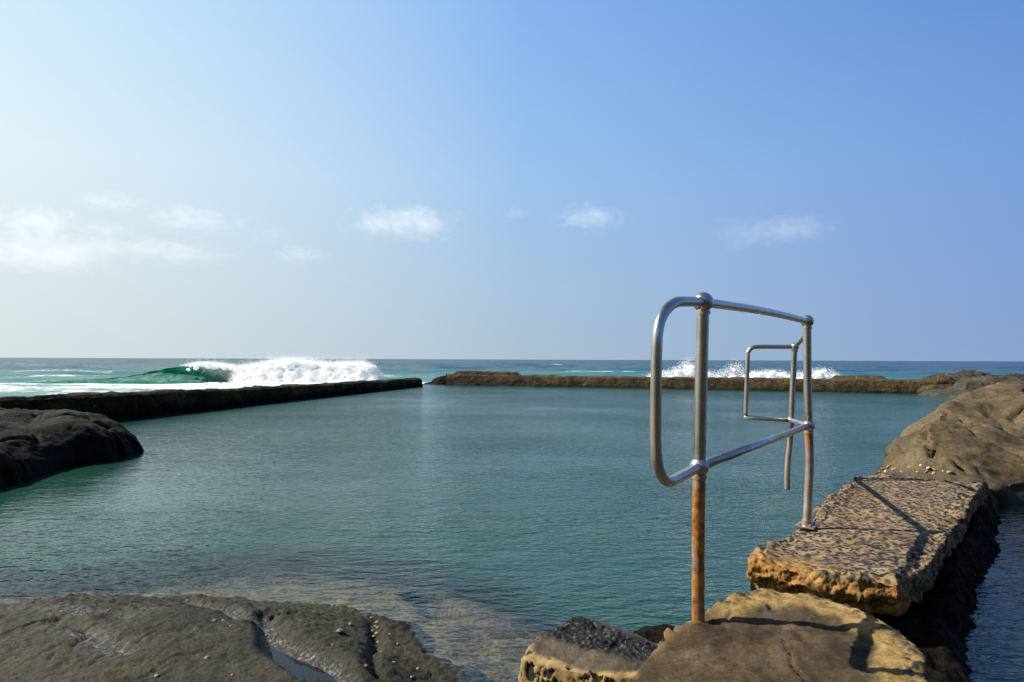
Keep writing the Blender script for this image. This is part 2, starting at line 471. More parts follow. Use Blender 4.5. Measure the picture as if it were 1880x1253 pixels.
def mussel_extra(nt, p, col, height, rgh):
    mk = attr(nt, 'pebble'); pid = attr(nt, 'pid'); tan = attr(nt, 'tan'); bed = attr(nt, 'bed')
    tc = ramp(nt, noise(nt, p, 16.0, 7, 0.7), [(0.28, (0.18, 0.10, 0.03)), (0.5, (0.42, 0.28, 0.11)), (0.72, (0.54, 0.41, 0.20))])
    hole = ramp(nt, attr(nt, 'pit'), [(0.35, 0.0), (0.75, 1.0)])
    tc = mixc(nt, hole, tc, (0.030, 0.022, 0.012))
    col = mixc(nt, tan, col, tc)
    mc = ramp(nt, pid, [(0.0, (0.008, 0.009, 0.011)), (0.6, (0.030, 0.033, 0.038)), (0.88, (0.075, 0.080, 0.088)), (0.95, (0.18, 0.13, 0.07)), (1.0, (0.35, 0.33, 0.30))])
    gap = mixc(nt, mk, (0.008, 0.008, 0.008), mc)
    col = mixc(nt, bed, col, gap)
    rgh = math_(nt, 'SUBTRACT', rgh, math_(nt, 'MULTIPLY', math_(nt, 'MULTIPLY', bed, mk), 0.5))
    return col, height, rgh
M_mussel = rock_mat('mussel rock', alb=0.46, stops= [(0.25, (0.060, 0.046, 0.028)), (0.5, (0.12, 0.092, 0.058)), (0.78, (0.19, 0.15, 0.10))],
                    scale=5.0, grain=110, grain_amt=0.5, bump=0.7, bdist=0.006, rough=0.8, extra=mussel_extra)
M_shell = rock_mat('pale shell', [(0.3, (0.30, 0.22, 0.13)), (0.55, (0.52, 0.43, 0.31)), (0.75, (0.70, 0.65, 0.56))], scale=30, grain=200, grain_amt=0.25, bump=0.3, bdist=0.003, rough=0.6)
M_limpet = rock_mat('limpet shell', [(0.3, (0.14, 0.115, 0.055)), (0.55, (0.26, 0.225, 0.12)), (0.75, (0.36, 0.32, 0.20))], scale=60, grain=300, grain_amt=0.4, bump=0.4, bdist=0.002, rough=0.6)

# the floor: sand far out, weed in pinks, ochres and olives on the shallow ledge
def floor_extra(nt, p, col, height, rgh):
    w = attr(nt, 'weed')
    a = ramp(nt, noise(nt, p, 38.0, 6, 0.7), [(0.32, 0.12), (0.45, 0.45), (0.56, 1.0), (0.70, 1.7)])
    b = ramp(nt, noise(nt, p, 6.0, 6, 0.7, 0.6), [(0.30, (0.05, 0.04, 0.018)), (0.41, (0.22, 0.13, 0.09)), (0.49, (0.13, 0.10, 0.045)), (0.55, (0.24, 0.15, 0.10)), (0.61, (0.22, 0.20, 0.045)), (0.68, (0.26, 0.13, 0.08)), (0.78, (0.32, 0.26, 0.16))])
    wc = mixc(nt, 1.0, b, a, 'MULTIPLY')
    col = mixc(nt, w, col, wc)
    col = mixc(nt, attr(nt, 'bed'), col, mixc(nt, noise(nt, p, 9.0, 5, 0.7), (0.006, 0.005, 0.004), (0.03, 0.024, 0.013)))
    hill_bush = ramp(nt, math_(nt, 'MULTIPLY', sep_z(nt, p), 0.25, clamp=True), [(0.3, 0.0), (0.6, 1.0)])  # dark green cover for the unseen hill added to cut sky fill
    col = mixc(nt, hill_bush, col, ramp(nt, noise(nt, p, 1.2, 6, 0.7), [(0.35, (0.012, 0.02, 0.008)), (0.65, (0.05, 0.07, 0.022))]))
    return col, height, rgh
M_floor = rock_mat('pool floor', alb=0.72, stops= [(0.3, (0.10, 0.085, 0.055)), (0.5, (0.22, 0.19, 0.12)), (0.7, (0.30, 0.26, 0.17))],
                   scale=0.9, grain=50, grain_amt=0.45, bump=0.6, bdist=0.02, rough=0.9, extra=floor_extra)

# brushed stainless steel with rust that grows from the joints down the posts
def steel_mat():
    m, nt, out = new_mat('stainless steel')
    p = coords(nt)
    st = nd(nt, 'ShaderNodeMapping', {'Vector': p, 'Scale': (160, 160, 7)}).outputs[0]
    br = noise(nt, st, 1.0, 4, 0.6)
    sm = noise(nt, p, 11.0, 6, 0.65)
    base = ramp(nt, sm, [(0.35, (0.40, 0.38, 0.34)), (0.5, (0.49, 0.47, 0.43)), (0.65, (0.56, 0.545, 0.52))])
    rust = attr(nt, 'rust')
    rk = math_(nt, 'MULTIPLY', rust, ramp(nt, noise(nt, nd(nt, 'ShaderNodeMapping', {'Vector': p, 'Scale': (45, 45, 6)}).outputs[0], 1.0, 6, 0.7), [(0.30, 0.45), (0.48, 1.0)]), clamp=True)
    rc = ramp(nt, noise(nt, p, 26.0, 6, 0.7), [(0.36, (0.09, 0.026, 0.004)), (0.5, (0.28, 0.10, 0.010)), (0.64, (0.40, 0.19, 0.020))])
    pit = ramp(nt, noise(nt, p, 140.0, 4, 0.7), [(0.64, 0.0), (0.78, 0.4)])
    base = mixc(nt, pit, base, (0.20, 0.13, 0.07))
    b = nd(nt, 'ShaderNodeBump', {'Height': math_(nt, 'ADD', math_(nt, 'MULTIPLY', br, 0.4), math_(nt, 'MULTIPLY', rk, noise(nt, p, 180, 5, 0.7))), 'Strength': 0.25, 'Distance': 0.002})
    bs = nd(nt, 'ShaderNodeBsdfPrincipled', {'Base Color': mixc(nt, rk, base, rc),
            'Metallic': math_(nt, 'SUBTRACT', 1.0, math_(nt, 'MULTIPLY', rk, 0.72)),
            'Roughness': math_(nt, 'ADD', math_(nt, 'ADD', 0.20, math_(nt, 'MULTIPLY', br, 0.12)), math_(nt, 'MULTIPLY', rk, 0.22)),
            'Normal': b.outputs['Normal']})
    nt.links.new(bs.outputs[0], out.inputs['Surface'])
    return m
M_steel = steel_mat()

def water_mat(name, body_stops, layers, clear=False, rough=0.03, foam=False, body_scale=0.15):
    """rippled water: mirror by Fresnel over a cloudy body; the clear kind lets the shallow floor through"""
    m, nt, out = new_mat(name)
    p = coords(nt)
    h = None; jit = None
    for (sx, sy, rot, det, amp, slope) in layers:
        mp = nd(nt, 'ShaderNodeMapping', {'Vector': p, 'Scale': (sx, sy, 1.0), 'Rotation': (0, 0, math.radians(rot))})
        tx = nd(nt, 'ShaderNodeTexNoise', {'Vector': mp.outputs[0], 'Scale': 1.0, 'Detail': det, 'Roughness': 0.5, 'Distortion': 0.25})
        if amp:
            q = math_(nt, 'MULTIPLY', tx.outputs['Fac'], amp)
            h = q if h is None else math_(nt, 'ADD', h, q)
        if slope:
            c = nd(nt, 'ShaderNodeVectorMath', {0: tx.outputs['Color'], 1: (0.5, 0.5, 0.5)}, operation='SUBTRACT').outputs[0]
            c = nd(nt, 'ShaderNodeVectorMath', {0: c, 1: (slope * 0.6, slope, 0.0)}, operation='MULTIPLY').outputs[0]
            jit = c if jit is None else nd(nt, 'ShaderNodeVectorMath', {0: jit, 1: c}, operation='ADD').outputs[0]
    gust = ramp(nt, noise(nt, nd(nt, 'ShaderNodeMapping', {'Vector': p, 'Scale': (0.16, 0.24, 1), 'Rotation': (0, 0, 0.25)}).outputs[0], 1.0, 4, 0.55), [(0.36, 0.5), (0.64, 1.3)])
    if clear:       # sheltered water lies calmer
        calm = attr(nt, 'calm')
        gust = math_(nt, 'MULTIPLY', gust, math_(nt, 'SUBTRACT', 1.0, math_(nt, 'MULTIPLY', calm, 0.72)))
        rough = math_(nt, 'SUBTRACT', rough, math_(nt, 'MULTIPLY', calm, rough * 0.65))
        if jit is not None:
            jit = nd(nt, 'ShaderNodeVectorMath', {0: jit, 'Scale': math_(nt, 'SUBTRACT', 1.0, math_(nt, 'MULTIPLY', calm, 0.8))}, operation='SCALE').outputs[0]
    nrm = nd(nt, 'ShaderNodeNewGeometry').outputs['Normal']
    if h is not None:
        nrm = nd(nt, 'ShaderNodeBump', {'Height': math_(nt, 'MULTIPLY', h, gust), 'Strength': 1.0, 'Distance': 1.0}).outputs['Normal']
    if jit is not None:
        nrm = nd(nt, 'ShaderNodeVectorMath', {0: nd(nt, 'ShaderNodeVectorMath', {0: nrm, 1: jit}, operation='ADD').outputs[0]}, operation='NORMALIZE').outputs[0]
    ior = nd(nt, 'ShaderNodeMix', {0: nd(nt, 'ShaderNodeNewGeometry').outputs['Backfacing'], 2: 1.333, 3: 0.75}).outputs[0]
    bn = noise(nt, p, body_scale, 5, 0.55, 0.3)
    if not clear:
        dist = attr(nt, 'body')
        bn = math_(nt, 'ADD', math_(nt, 'MULTIPLY', math_(nt, 'SUBTRACT', bn, 0.5), 0.45), dist)
    bc = ramp(nt, bn, body_stops)
    body = nd(nt, 'ShaderNodeBsdfDiffuse', {'Color': bc, 'Normal': nrm}).outputs[0]
    if clear:
        tr = nd(nt, 'ShaderNodeBsdfTransparent', {'Color': (0.86, 0.93, 0.91, 1)}).outputs[0]
        body = nd(nt, 'ShaderNodeMixShader', {0: attr(nt, 'murk'), 1: tr, 2: body}).outputs[0]
    fr = nd(nt, 'ShaderNodeFresnel', {'IOR': ior, 'Normal': nrm}).outputs[0]
    fr = math_(nt, 'MULTIPLY', fr, 0.5 if foam else 1.0)      # open sea: crests hide the grazing mirror
    gl = nd(nt, 'ShaderNodeBsdfGlossy', {'Color': (0.95, 0.95, 0.95, 1), 'Roughness': rough, 'Normal': nrm}).outputs[0]
    sh = nd(nt, 'ShaderNodeMixShader', {0: fr, 1: body, 2: gl}).outputs[0]
    if foam:
        fa = attr(nt, 'foam')
        fp = nd(nt, 'ShaderNodeMapping', {'Vector': p, 'Scale': (0.8, 1.3, 1.0)}).outputs[0]
        fn = noise(nt, fp, 1.6, 10, 0.68, 1.2)
        k = ramp(nt, math_(nt, 'ADD', math_(nt, 'SUBTRACT', fn, 0.5), math_(nt, 'SUBTRACT', math_(nt, 'MULTIPLY', fa, 0.85), 0.28)), [(0.02, 0.0), (0.22, 1.0)])
        fd = nd(nt, 'ShaderNodeBsdfDiffuse', {'Color': (0.62, 0.66, 0.66, 1)}).outputs[0]
        sh = nd(nt, 'ShaderNodeMixShader', {0: k, 1: sh, 2: fd}).outputs[0]
    nt.links.new(sh, out.inputs['Surface'])
    return m
M_pool = water_mat('pool water', [(0.30, (0.007, 0.034, 0.027)), (0.5, (0.011, 0.047, 0.035)), (0.72, (0.022, 0.060, 0.041))],
                   [(1.4, 3.2, 12, 3, 0.040, 0.0), (5.0, 11.0, -8, 3, 0.042, 0.06), (14.0, 27.0, 14, 2, 0.0210, 0.08)], clear=True, rough=0.14, body_scale=0.5)
M_sea = water_mat('sea water', [(0.0, (0.034, 0.15, 0.135)), (0.3, (0.013, 0.080, 0.088)), (0.62, (0.005, 0.038, 0.062)), (1.0, (0.003, 0.025, 0.052))],
                  [(0.45, 0.9, 5, 4, 0.0, 0.55), (1.7, 3.0, -10, 4, 0.0, 0.40)], rough=0.12, foam=True, body_scale=0.06)
M_puddle = water_mat('puddle water', [(0.0, (0.003, 0.004, 0.006)), (1.0, (0.006, 0.007, 0.009))], [(9, 12, 0, 2, 0.0, 0.05)], clear=True, rough=0.01)

def foam_mat(name, col, soft=0.0):
    m, nt, out = new_mat(name)
    p = coords(nt)
    b = nd(nt, 'ShaderNodeBump', {'Height': noise(nt, p, 9.0, 8, 0.75), 'Strength': 0.5, 'Distance': 0.08})
    if soft:
        f = nd(nt, 'ShaderNodeBsdfPrincipled', {'Base Color': c4(col), 'Roughness': 0.9, 'Normal': b.outputs[0], 'Subsurface Weight': 1.0, 'Subsurface Radius': (1.0, 1.0, 1.0), 'Subsurface Scale': soft, 'Specular IOR Level': 0.1}).outputs[0]
    else:
        d = nd(nt, 'ShaderNodeBsdfDiffuse', {'Color': c4(col)}).outputs[0]
        t = nd(nt, 'ShaderNodeBsdfTranslucent', {'Color': c4(col)}).outputs[0]
        f = nd(nt, 'ShaderNodeMixShader', {0: 0.5, 1: d, 2: t}).outputs[0]
    nt.links.new(f, out.inputs['Surface'])
    return m
M_spray = foam_mat('spray drops', (0.95, 0.96, 0.96))
M_foam = foam_mat('white foam', (0.86, 0.875, 0.875), 0.30)
def wave_mat():
    m, nt, out = new_mat('green wave water')
    p = coords(nt)
    st = nd(nt, 'ShaderNodeMapping', {'Vector': p, 'Scale': (1.2, 1.0, 3.0)}).outputs[0]
    n = noise(nt, st, 1.3, 7, 0.6, 0.5)
    col = ramp(nt, n, [(0.36, (0.010, 0.125, 0.085)), (0.5, (0.020, 0.20, 0.145)), (0.66, (0.09, 0.36, 0.29))])
    fa = ramp(nt, math_(nt, 'ADD', noise(nt, nd(nt, 'ShaderNodeMapping', {'Vector': p, 'Scale': (3.0, 3.0, 1.0)}).outputs[0], 1.0, 8, 0.7), attr(nt, 'foam')), [(0.78, 0.0), (0.98, 1.0)])
    col = mixc(nt, fa, col, (0.82, 0.86, 0.85))
    b = nd(nt, 'ShaderNodeBump', {'Height': n, 'Strength': 0.6, 'Distance': 0.15})
    d = nd(nt, 'ShaderNodeBsdfDiffuse', {'Color': col, 'Normal': b.outputs[0]}).outputs[0]
    t = nd(nt, 'ShaderNodeBsdfTranslucent', {'Color': col}).outputs[0]
    mx = nd(nt, 'ShaderNodeMixShader', {0: 0.55, 1: d, 2: t}).outputs[0]
    g = nd(nt, 'ShaderNodeBsdfGlossy', {'Roughness': 0.5, 'Normal': b.outputs[0]}).outputs[0]
    fr = nd(nt, 'ShaderNodeFresnel', {'IOR': 1.33, 'Normal': b.outputs[0]}).outputs[0]
    nt.links.new(nd(nt, 'ShaderNodeMixShader', {0: math_(nt, 'MULTIPLY', fr, 0.02), 1: mx, 2: g}).outputs[0], out.inputs['Surface'])
    return m
M_wave = wave_mat()
def cloud_mat(name, dens):
    m, nt, out = new_mat(name)
    tc = nd(nt, 'ShaderNodeTexCoord').outputs['Object']
    oi = nd(nt, 'ShaderNodeObjectInfo').outputs['Random']
    ln = nd(nt, 'ShaderNodeVectorMath', {0: tc}, operation='LENGTH').outputs['Value']
    off = nd(nt, 'ShaderNodeVectorMath', {0: tc, 1: nd(nt, 'ShaderNodeCombineXYZ', {'X': math_(nt, 'MULTIPLY', oi, 90.0)}).outputs[0]}, operation='ADD').outputs[0]
    st = nd(nt, 'ShaderNodeMapping', {'Vector': off, 'Scale': (2.1, 1.3, 1.0)}).outputs[0]
    n = noise(nt, st, 1.9, 8, 0.62, 0.8)
    k = math_(nt, 'SUBTRACT', math_(nt, 'ADD', math_(nt, 'MULTIPLY', n, 2.2), -0.48), math_(nt, 'MULTIPLY', ln, 0.85))
    d = math_(nt, 'MULTIPLY', ramp(nt, k, [(0.0, 0.0), (0.8, 1.0)]), dens * 1.0)
    v = nd(nt, 'ShaderNodeVolumePrincipled', {'Color': (0.99, 0.98, 0.97, 1), 'Density': d, 'Anisotropy': 0.2})
    nt.links.new(v.outputs[0], out.inputs['Volume'])
    return m

# ------------------------------------------------------------------ plan of the pool
LW = [(-10.6, 7.0, 0.70), (-9.6, 12.2, 0.66), (-8.75, 15.5, 0.62), (-7.75, 20.5, 0.50), (-6.5, 26.0, 0.46), (-4.55, 35.0, 0.42)]   # left wall: pool-side face x, y, top z
fw_px = [(800, 707.5), (1000, 710.5), (1300, 716), (1500, 720), (1748, 725.5)]
FW = [PZ(a, b, 0.0) for a, b in fw_px]                                                         # far wall: pool-side foot

pool_poly = [(-10.9, 1.0), (-11.0, 7.0)] + [(x - 0.35, y) for (x, y, z) in LW[1:]] + [(-4.9, 37.6)] + [(p.x + 0.1, p.y + 0.45) for p in FW] + [(20.0, 24.0), (20.0, 1.0)]
pp = [(a, b) for a, b in pool_poly]

# front left rock: the water's edge around it
edge_px = [(-260, 1150), (0, 1117), (120, 1096), (250, 1091), (345, 1094), (480, 1101), (640, 1110), (758, 1140), (805, 1180), (872, 1222), (905, 1275)]
ROCK = [tuple(PZ(a, b, 0.0).xy) for a, b in edge_px]
ROCK = ROCK + [(-0.08, 2.4), (-0.10, 1.0), (-6.0, 1.0), (-6.0, 3.9)]

LEDGE_POLY = [tuple(PZ(a, b, -0.1).xy) for a, b in [(-400, 1100), (0, 1078), (150, 1072), (330, 1060), (480, 1050), (620, 1056), (720, 1066), (800, 1086), (850, 1118), (905, 1138), (968, 1164), (1010, 1200), (1010, 1300), (-400, 1300)]]
def floor_z(x, y, slot=1.0):
    """height of the ground: pool floor, shallow weedy ledge, shore with an added hill"""
    d = -poly_sd(x, y, ROCK)                                   # distance outside the rock
    p3 = np.stack([x, y, np.zeros_like(x)], 1)
    n = fbm(p3 * 1.3, 5, 0.55, 11)
    n2 = fbm(p3 * 6.0, 4, 0.55, 12)
    sdl = poly_sd(x, y, LEDGE_POLY) + 0.20 * n + 0.07 * n2
    ledge = -0.05 - 0.15 * np.clip(d / 0.7, 0, 1) + 0.05 * n2 + 0.03 * n
    deep = -1.25 + 0.12 * n
    k = smooth(0.05, -2.4, sdl)
    z = ledge * (1 - k) + deep * k
    # a dark slot in the ledge
    ds, _ = poly_dist(x, y, [PZ(775, 1062, -0.1).xy, PZ(835, 1118, -0.1).xy])
    z = z - slot * 0.5 * np.exp(-(ds / 0.09) ** 2) * (1 - k)
    # shore behind the camera, raised as an added hill to block sky light
    sh = smooth(2.6, 1.2, y)
    z = z * (1 - sh) + sh * (-0.05 + 0.25 * n + 0.10 * np.clip(1.2 - y, 0, 60) + 0.42 * np.clip(-5.0 - y, 0, 60) * (1 + 0.25 * n))
    # lagoon to the right of the wall is shallow near the boulder
    rt = smooth(0.1, 0.5, x - 0.75 * (y - 3.0) - 1.2) * smooth(9, 7, y)
    z = np.where(y > 1.6, z * (1 - rt) + rt * (-0.75 + 0.55 * smooth(4.5, 6.4, y) + 0.06 * n2), z)
    # outside the pool walls
    return z, k

# ------------------------------------------------------------------ setting: ground
def build_ground():
    xs = np.concatenate([np.arange(-40, -12, 1.0), np.arange(-12, -4, 0.2), np.arange(-4, 1.2, 0.025), np.arange(1.2, 8, 0.08), np.arange(8, 40, 0.8)])
    ys = np.concatenate([np.arange(-60, -2, 1.5), np.arange(-2, 2.4, 0.12), np.arange(2.4, 5.2, 0.025), np.arange(5.2, 9, 0.1), np.arange(9, 44, 0.5)])
    X, Y = np.meshgrid(xs, ys)
    x, y = X.ravel(), Y.ravel()
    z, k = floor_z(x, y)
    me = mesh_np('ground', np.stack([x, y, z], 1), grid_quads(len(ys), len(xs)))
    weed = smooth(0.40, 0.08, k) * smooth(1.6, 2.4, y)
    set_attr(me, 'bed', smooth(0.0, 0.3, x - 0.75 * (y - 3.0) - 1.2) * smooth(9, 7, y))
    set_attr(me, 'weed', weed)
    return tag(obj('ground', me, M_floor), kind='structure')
build_ground()

def build_pool_water():
    # one sheet, finer near the camera; carries how murky the water looks for its depth
    xs = np.concatenate([np.arange(-12, -4, 0.5), np.arange(-4, 3.5, 0.05), np.arange(3.5, 8, 0.15), np.arange(8, 20.5, 0.5)])
    ys = np.concatenate([np.arange(1.0, 6.0, 0.05), np.arange(6, 10, 0.15), np.arange(10, 39, 0.5)])
    X, Y = np.meshgrid(xs, ys)
    x, y = X.ravel(), Y.ravel()
    z, _ = floor_z(x, y, 0.0)
    keep = poly_sd(x, y, pp) > -0.55
    for dy in (0.15, 0.30):            # a slanting look from the shore meets the deeper water beyond
        z = np.minimum(z, floor_z(x, y + dy, 0.0)[0])
    murk = 0.10 + 0.88 * smooth(0.14, 0.40, -z)
    rt = smooth(0.1, 0.5, x - 0.75 * (y - 3.0) - 1.2) * smooth(9, 7, y)
    murk = murk * (1 - 0.85 * rt)
    calm = np.maximum(smooth(0.3, -4.5, x + 0.6 * fbm(np.stack([x * 0.4, y * 0.4, x * 0], 1), 3, 0.5, 61)) * smooth(24, 9, y), rt)
    v, q, mk, cm = compact(np.stack([x, y, np.zeros_like(x)], 1), grid_quads(len(ys), len(xs), keep), murk, calm)
    me = mesh_np('pool_water', v, q)
    set_attr(me, 'murk', mk); set_attr(me, 'calm', cm)
    return tag(obj('pool_water', me, M_pool), kind='structure')
build_pool_water()

def build_sea():
    nr, nc = 640, 640
    d = np.exp(np.linspace(math.log(6.0), math.log(25000.0), nr))
    a = np.radians(np.linspace(-64, 60, nc))
    D, A = np.meshgrid(d, a, indexing='ij')
    x = (D * np.tan(A)).ravel(); y = D.ravel()
    cell = (D * 0.013).ravel()
    z = np.full(len(x), -0.12); dx = np.zeros(len(x)); dy = np.zeros(len(x))
    r = np.random.default_rng(3)
    for i in range(46):
        lam = 1.4 * 1.105 ** i
        th = math.radians(-90 + r.normal(8, 26))
        kx, ky = math.cos(th) * 2 * math.pi / lam, math.sin(th) * 2 * math.pi / lam
        amp = 0.012 * min(lam, 12.0) ** 0.62 * r.uniform(0.6, 1.2)
        f = np.clip(lam / (3.0 * cell) - 0.6, 0, 1) * smooth(0, 1, lam / 12.0 + 0.4)
        ph = kx * x + ky * y + r.uniform(0, 6.28)
        z += amp * f * np.sin(ph)
        dx += amp * f * math.cos(th) * np.cos(ph) * 0.8; dy += amp * f * math.sin(th) * np.cos(ph) * 0.8
    crest = z + 0.12
    # calmer right behind the walls
    sd = -poly_sd(x, y, pp)
    keep = sd > -0.45
    calm = 0.10 + 0.90 * smooth(6.0, 40, sd)
    z = -0.12 + crest * calm
    # foam: wash inside the break on the left, white caps outside
    p3 = np.stack([x * 0.12, y * 0.25, np.zeros_like(x)], 1)
    n = fbm(p3, 4, 0.5, 21)
    wash = smooth(42.0, 37.5, y + 0.12 * (x + 15)) * smooth(-3.0, -5.5, x) * (0.46 + 0.75 * n)
    wash = wash * (0.70 + 0.3 * smooth(-30, -17, x)) 
    right = smooth(3.6, 1.0, sd) * smooth(3.0, 8.0, x) * smooth(18.5, 15, x) * 0.9
    gap = smooth(4.0, 1.0, np.hypot(x + 4.6, y - 38)) * 0.12
    tail = 0.75 * np.exp(-((y - 42.0) / 2.2) ** 2) * smooth(-9.5, -7.5, x) * smooth(-3.0, -5.5, x)
    caps = smooth(0.30, 0.55, crest) * smooth(0.15, 0.45, n) * smooth(700, 200, y) * 0.5
    chop = smooth(0.10, 0.55, n) * smooth(150, 45, y) * smooth(-4, -14, x) * 0.62
    foam = np.maximum.reduce([chop, wash, right, gap, caps, tail])
    body = 0.12 + 0.50 * smooth(36, 150, y) + 0.30 * smooth(120, 1500, y) + 0.16 * smooth(-10, 25, x / np.maximum(y, 1) * 40)
    v, q, fo, bo = compact(np.stack([x + dx * calm, y + dy * calm, z], 1), grid_quads(nr, nc, keep), foam, body)
    me = mesh_np('sea', v, q)
    set_attr(me, 'foam', fo); set_attr(me, 'body', bo)
    return tag(obj('sea', me, M_sea), kind='structure')
build_sea()

# ------------------------------------------------------------------ pool walls
def sweep_wall(name, line, width, mat, prof, step=0.1, amp=0.05, lumps=(), seed=0, endcap=True, bottom=-1.6, flip=1):
    """line: (x, y, top z) along the pool-side face; the wall body lies to the outside"""
    L = [Vector((a, b)) for a, b, c in line]; T = [c for a, b, c in line]
    seg = [0.0]
    for i in range(1, len(L)): seg.append(seg[-1] + (L[i] - L[i - 1]).length)
    s = np.arange(0, seg[-1], step); s = np.append(s, seg[-1])
    cx = np.interp(s, seg, [p.x for p in L]); cy = np.interp(s, seg, [p.y for p in L]); ct = np.interp(s, seg, T)
    tx, ty = np.gradient(cx), np.gradient(cy); ln = np.hypot(tx, ty); tx /= ln; ty /= ln
    nx, ny = -ty * flip, tx * flip                                  # outward
    # profile (u across 0 pool side .. 1 outside, w: 0 bottom .. 1 top)
    P = []
    for (u, w) in prof: P.append((u, w))
    U = []; W = []
    for i in range(len(P) - 1):
        for t in np.linspace(0, 1, 7)[:-1]:
            U.append(P[i][0] * (1 - t) + P[i + 1][0] * t); W.append(P[i][1] * (1 - t) + P[i + 1][1] * t)
    U.append(P[-1][0]); W.append(P[-1][1])
    U, W = np.array(U), np.array(W)
    ns, npf = len(s), len(U)
    SX = cx[:, None] + nx[:, None] * (U * width)[None, :]
    SY = cy[:, None] + ny[:, None] * (U * width)[None, :]
    SZ = np.where(W[None, :] < 0, bottom * -W[None, :] * 1.0, W[None, :] * ct[:, None])
    for (s0, s1, h, u0, u1) in lumps:
        k = smooth(s0, s0 + 0.25, s) * smooth(s1, s1 - 0.25, s)
        ku = smooth(u0 - 0.08, u0 + 0.03, U) * smooth(u1 + 0.08, u1 - 0.03, U) * (W > 0.85)
        SZ = SZ + h * k[:, None] * ku[None, :]
    v = np.stack([SX, SY, SZ], -1).reshape(-1, 3)
    me = mesh_np(name, v, grid_quads(ns, npf))
    bm = bmesh.new(); bm.from_mesh(me)
    bmesh.ops.holes_fill(bm, edges=[e for e in bm.edges if e.is_boundary])
    bmesh.ops.recalc_face_normals(bm, faces=bm.faces)
    bm.to_mesh(me); bm.free()
    roughen(me, [(0.8, amp * 1.2, 3, seed + 5, False), (3.0, amp, 5, seed, False), (9.0, amp * 0.6, 4, seed + 9, False)])
    return obj(name, me, mat)
prof = [(0.02, -1.0), (0.0, 0.0), (0.03, 0.55), (0.09, 0.9), (0.2, 1.0), (0.8, 1.0), (0.95, 0.8), (1.0, 0.0), (1.0, -1.0)]
lw = sweep_wall('pool_wall', LW, 0.9, M_leftwall, prof, step=0.09, amp=0.045, seed=40)
tag(lw, 'long dark weedy concrete wall running away along the left side of the pool', 'wall', 'walls of the tidal pool')
FWL = [(FW[0].x + 0.5, FW[0].y, 0.62)] + [(p.x, p.y, z) for p, z in zip(FW[1:], (0.56, 0.58, 0.58, 0.60))]
fw = sweep_wall('pool_wall', FWL, 1.1, M_farwall, prof, step=0.09, amp=0.035, seed=60,
                lumps=[(0.35, 4.1, 0.16, 0.2, 0.75), (4.6, 6.0, 0.05, 0.2, 0.8), (18.9, 21.2, 0.15, 0.55, 0.95)])
tag(fw, 'sunlit brown weedy wall with pale barnacles closing the far end of the pool', 'wall', 'walls of the tidal pool')

# rocks at the corner gap, at the wall's right end
def rock_thing(name, blobs, voxel, mat, layers, label, cat='rock', group=None, sm=8):
    bm = bmesh.new()
    for b in blobs: add_super(bm, *b)
    me = remesh(name, bm, voxel, sm)
    roughen(me, layers)
    return tag(obj(name, me, mat), label, cat, group)

g0 = PZ(822, 706, 0.0)
rock_thing('shore_rock', [((g0.x - 0.1, g0.y + 0.4, -0.15), (0.85, 0.7, 0.62), 2.4), ((g0.x - 0.9, g0.y + 0.2, -0.2), (0.6, 0.5, 0.33), 2.2)], 0.06, M_under,
           [(1.5, 0.14, 4, 3, False), (6, 0.05, 4, 4, False)], 'low black rock in the gap between the left wall and the far wall', 'rock')
e0 = PZ(1738, 724, 0.0)
rock_thing('shore_rock', [((e0.x + 0.1, e0.y - 0.3, 0.0), (1.5, 0.7, 0.44), 2.6, -0.15)], 0.06, M_farwall,
           [(1.2, 0.12, 4, 13, False), (5, 0.05, 4, 14, False)], 'low brown rock shelf at the foot of the right end of the far wall', 'rock')

far_rocks = [   # px, py of the top, distance, half width, height shape, label
    ((1722, 692), 29.0, (0.75, 0.6, 0.5), 'ochre broken block standing on the right end of the far wall', M_farwall),
    ((1752, 690), 31.0, (1.6, 1.2, 0.75), 'dark rounded rock just right of the end of the far wall', M_farrock),
    ((1785, 685), 32.0, (0.75, 0.8, 0.55), 'highest dark rock on the skyline of the right shore', M_farrock),
    ((1795, 694), 27.5, (1.0, 0.9, 0.55), 'pale angular rock in front of the highest skyline rock', M_farrock),
    ((1832, 693), 30.0, (1.3, 1.0, 0.55), 'low dark rock between the pale angular rock and the frame edge', M_farrock),
    ((1880, 690), 29.0, (1.5, 1.3, 0.85), 'broad green grey rock cut by the right edge of the photo', M_farrock),
]
for i, ((a, b), y, r, lab, mt) in enumerate(far_rocks):
    t = PY(a, b, y)
    rock_thing('shore_rock', [((t.x, t.y, t.z - r[2]), r, 2.3, 0.4 * (i % 3) - 0.3, (0.12 * ((i % 2) * 2 - 1), 0.15 * ((i % 3) - 1))),
                              ((t.x + r[0] * 0.5, t.y + 0.2, t.z - r[2] * 1.25), (r[0] * 0.8, r[1], r[2]), 2.4)], 0.05, mt,
               [(0.9, 0.22, 4, 31 + i, False), (2.2, 0.10, 4, 51 + i, True), (7, 0.04, 3, 71 + i, False)], lab, 'rock', 'rocks beyond the end of the far wall')
# rock platform under and behind them
q0 = PZ(1800, 705, 0.35)
rock_thing('rock_platform', [((22.8, 25.0, -0.35), (6.2, 6.0, 0.75), 3.2, 0.25), ((25.0, 28.5, -0.3), (8.0, 5.0, 0.85), 3.0, 0.1)], 0.12, M_farrock,
           [(0.4, 0.25, 4, 81, False), (1.5, 0.12, 4, 82, False)], 'flat rock platform carrying the dark rocks beyond the far wall', 'rock')

